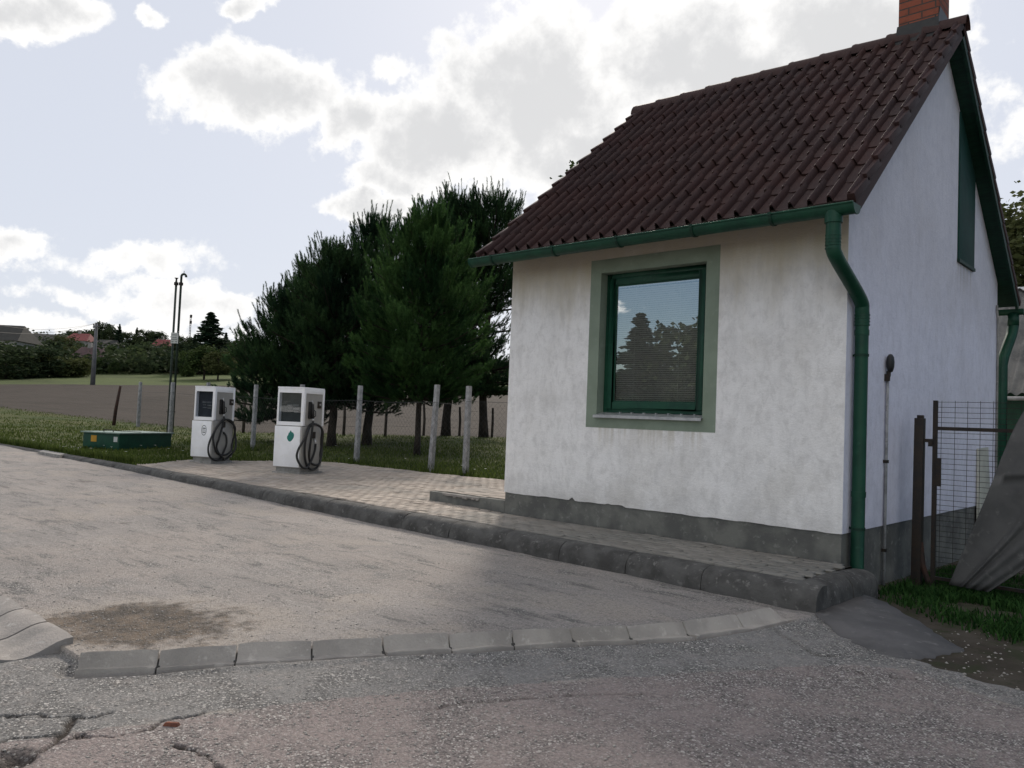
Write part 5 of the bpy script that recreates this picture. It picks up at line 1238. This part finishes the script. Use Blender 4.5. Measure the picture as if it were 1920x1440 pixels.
for i in range(30):
    z = hh*i/30
    for a in range(3): mb.tube([(.45*math.cos(a*2.1), .45*math.sin(a*2.1), z), (.45*math.cos(a*2.1+2.1), .45*math.sin(a*2.1+2.1), z+hh/30)], .05, 3, False)
mb.build('lattice', M_dark, ms)
for z in (hh-.8, hh-3.5): MB().box(-.55, .55, -.3, .3, z, z+1.3).build('antenna', M_dark, ms)

# ================================================================ GRASS
def blades(P, hmin, hmax, wd, rg, bend=.5):
    n = len(P); an = rg.random(n)*2*PI; h = hmin+(hmax-hmin)*rg.random(n); d = np.stack([np.cos(an), np.sin(an), 0*an], -1); s = np.stack([-d[:, 1], d[:, 0], 0*an], -1)*wd*(.6+.8*rg.random((n, 1)))
    b = bend*(.3+rg.random(n))[:, None]*h[:, None]*.6; up = np.array([0, 0, 1.])
    m = P+d*b*.35+up*h[:, None]*.62; t = P+d*b+up*h[:, None]*.95
    V = np.stack([P-s, P+s, m+s*.7, m-s*.7, t+s*.08, t-s*.08], 1).reshape(-1, 3)
    I = np.arange(n)[:, None]*6; Fc = np.concatenate([I+np.array([[0, 1, 2, 3]]), I+np.array([[3, 2, 4, 5]])])
    return V, Fc, np.repeat(np.clip(rg.normal(.45, .28, n), 0, 1), 6)
def grass(name, label, P, hmin, hmax, wd, mat, bend=.5):
    V, Fc, t = blades(np.array(P), hmin, hmax, wd, rg, bend); tag(link(name, mesh_np('grass', V, Fc, t), mat), label, 'grass', kind='stuff')
P = []
while len(P) < 34000:                                    # verge and lawn, sampled where it is seen
    u, v = rg.uniform(-40, 960), 780+130*rg.random(); p = at_z(u, v, 0); x, y = p[0], p[1]
    if x < -46 or y < -.9 or y > 24: continue
    if inpave(x, y) and x > -9.9: continue
    if x > -.2 and y < 6: continue
    yb = np.interp(x, [q_[0] for q_ in FROW], [q_[1] for q_ in FROW])
    if y > yb+.5: continue
    if rg.random() > 1.4*fbm(np.array([x*.7]), np.array([y*.7]))[0]: continue
    P.append((x, y, grd(x, y)))
grass('lawn', 'short grass on the verge and under the pines behind the fence', P, .03, .085, .011, M_grass)
P = []
while len(P) < 19000:
    x, y = rg.uniform(4.25, 7.4), rg.uniform(-.75, 3.0); u_ = ((np.array([x, y, -.3])-CAM)@f0)
    lim = np.interp(x, [4.2, 4.6, 5.0, 5.5, 6.2, 7.4], [.25, -.10, -.50, -.90, -1.2, -1.3])
    if y < lim: continue
    dn_ = fbm(np.array([x*2.2]), np.array([y*2.2]))[0]+.20*(1-(y-lim)/1.2)*0
    if rg.random() > np.clip((dn_-.33)*4.2, 0, 1)*np.clip(1.25-.35*(y-lim)*(x > 5.6), .15, 1)*np.clip((y-lim)/.75, .05, 1): continue
    P.append((x, y, float(yz(np.array([x]), np.array([y]))[0])-.015))
grass('grass_patch', 'lush green grass at the foot of the gable wall and tarpaulin', P, .03, .11, .007, M_grassd, 1.3)
P = []
for i in range(2600):                                    # weeds along kerbs and posts
    x = rg.uniform(-18, -9.2); P.append((x, yedge(x)+.02+abs(rg.normal(0, .05)), -.03))
for (x, y) in FP[:6]:
    for i in range(140): P.append((x+rg.normal(0, .16), y+rg.normal(0, .12), grd(x, y)))
grass('weeds', 'tufts of longer grass along the kerb and around the fence posts', P, .06, .22, .008, M_grass, .8)
fl = MB()
for i in range(34):
    for _ in range(50):
        u, v = rg.uniform(20, 945), rg.uniform(795, 900); p = at_z(u, v, .0)
        if not inpave(p[0], p[1]) and p[1] > -.6 and p[0] > -26 and p[0] < -.4 and p[1] < 7: break
    z = grd(p[0], p[1])+.12; r = .014+.012*rg.random()
    for k in range(5): a = 2*PI*k/5; fl.add([(p[0], p[1], z), (p[0]+r*math.cos(a-.5), p[1]+r*math.sin(a-.5), z+.008), (p[0]+1.5*r*math.cos(a), p[1]+1.5*r*math.sin(a), z+.012), (p[0]+r*math.cos(a+.5), p[1]+r*math.sin(a+.5), z+.008)], [(0, 1, 2, 3)])
tag(fl.build('wild_flowers', M_petal), 'small white wild flowers dotted through the grass', 'flowers', kind='stuff')
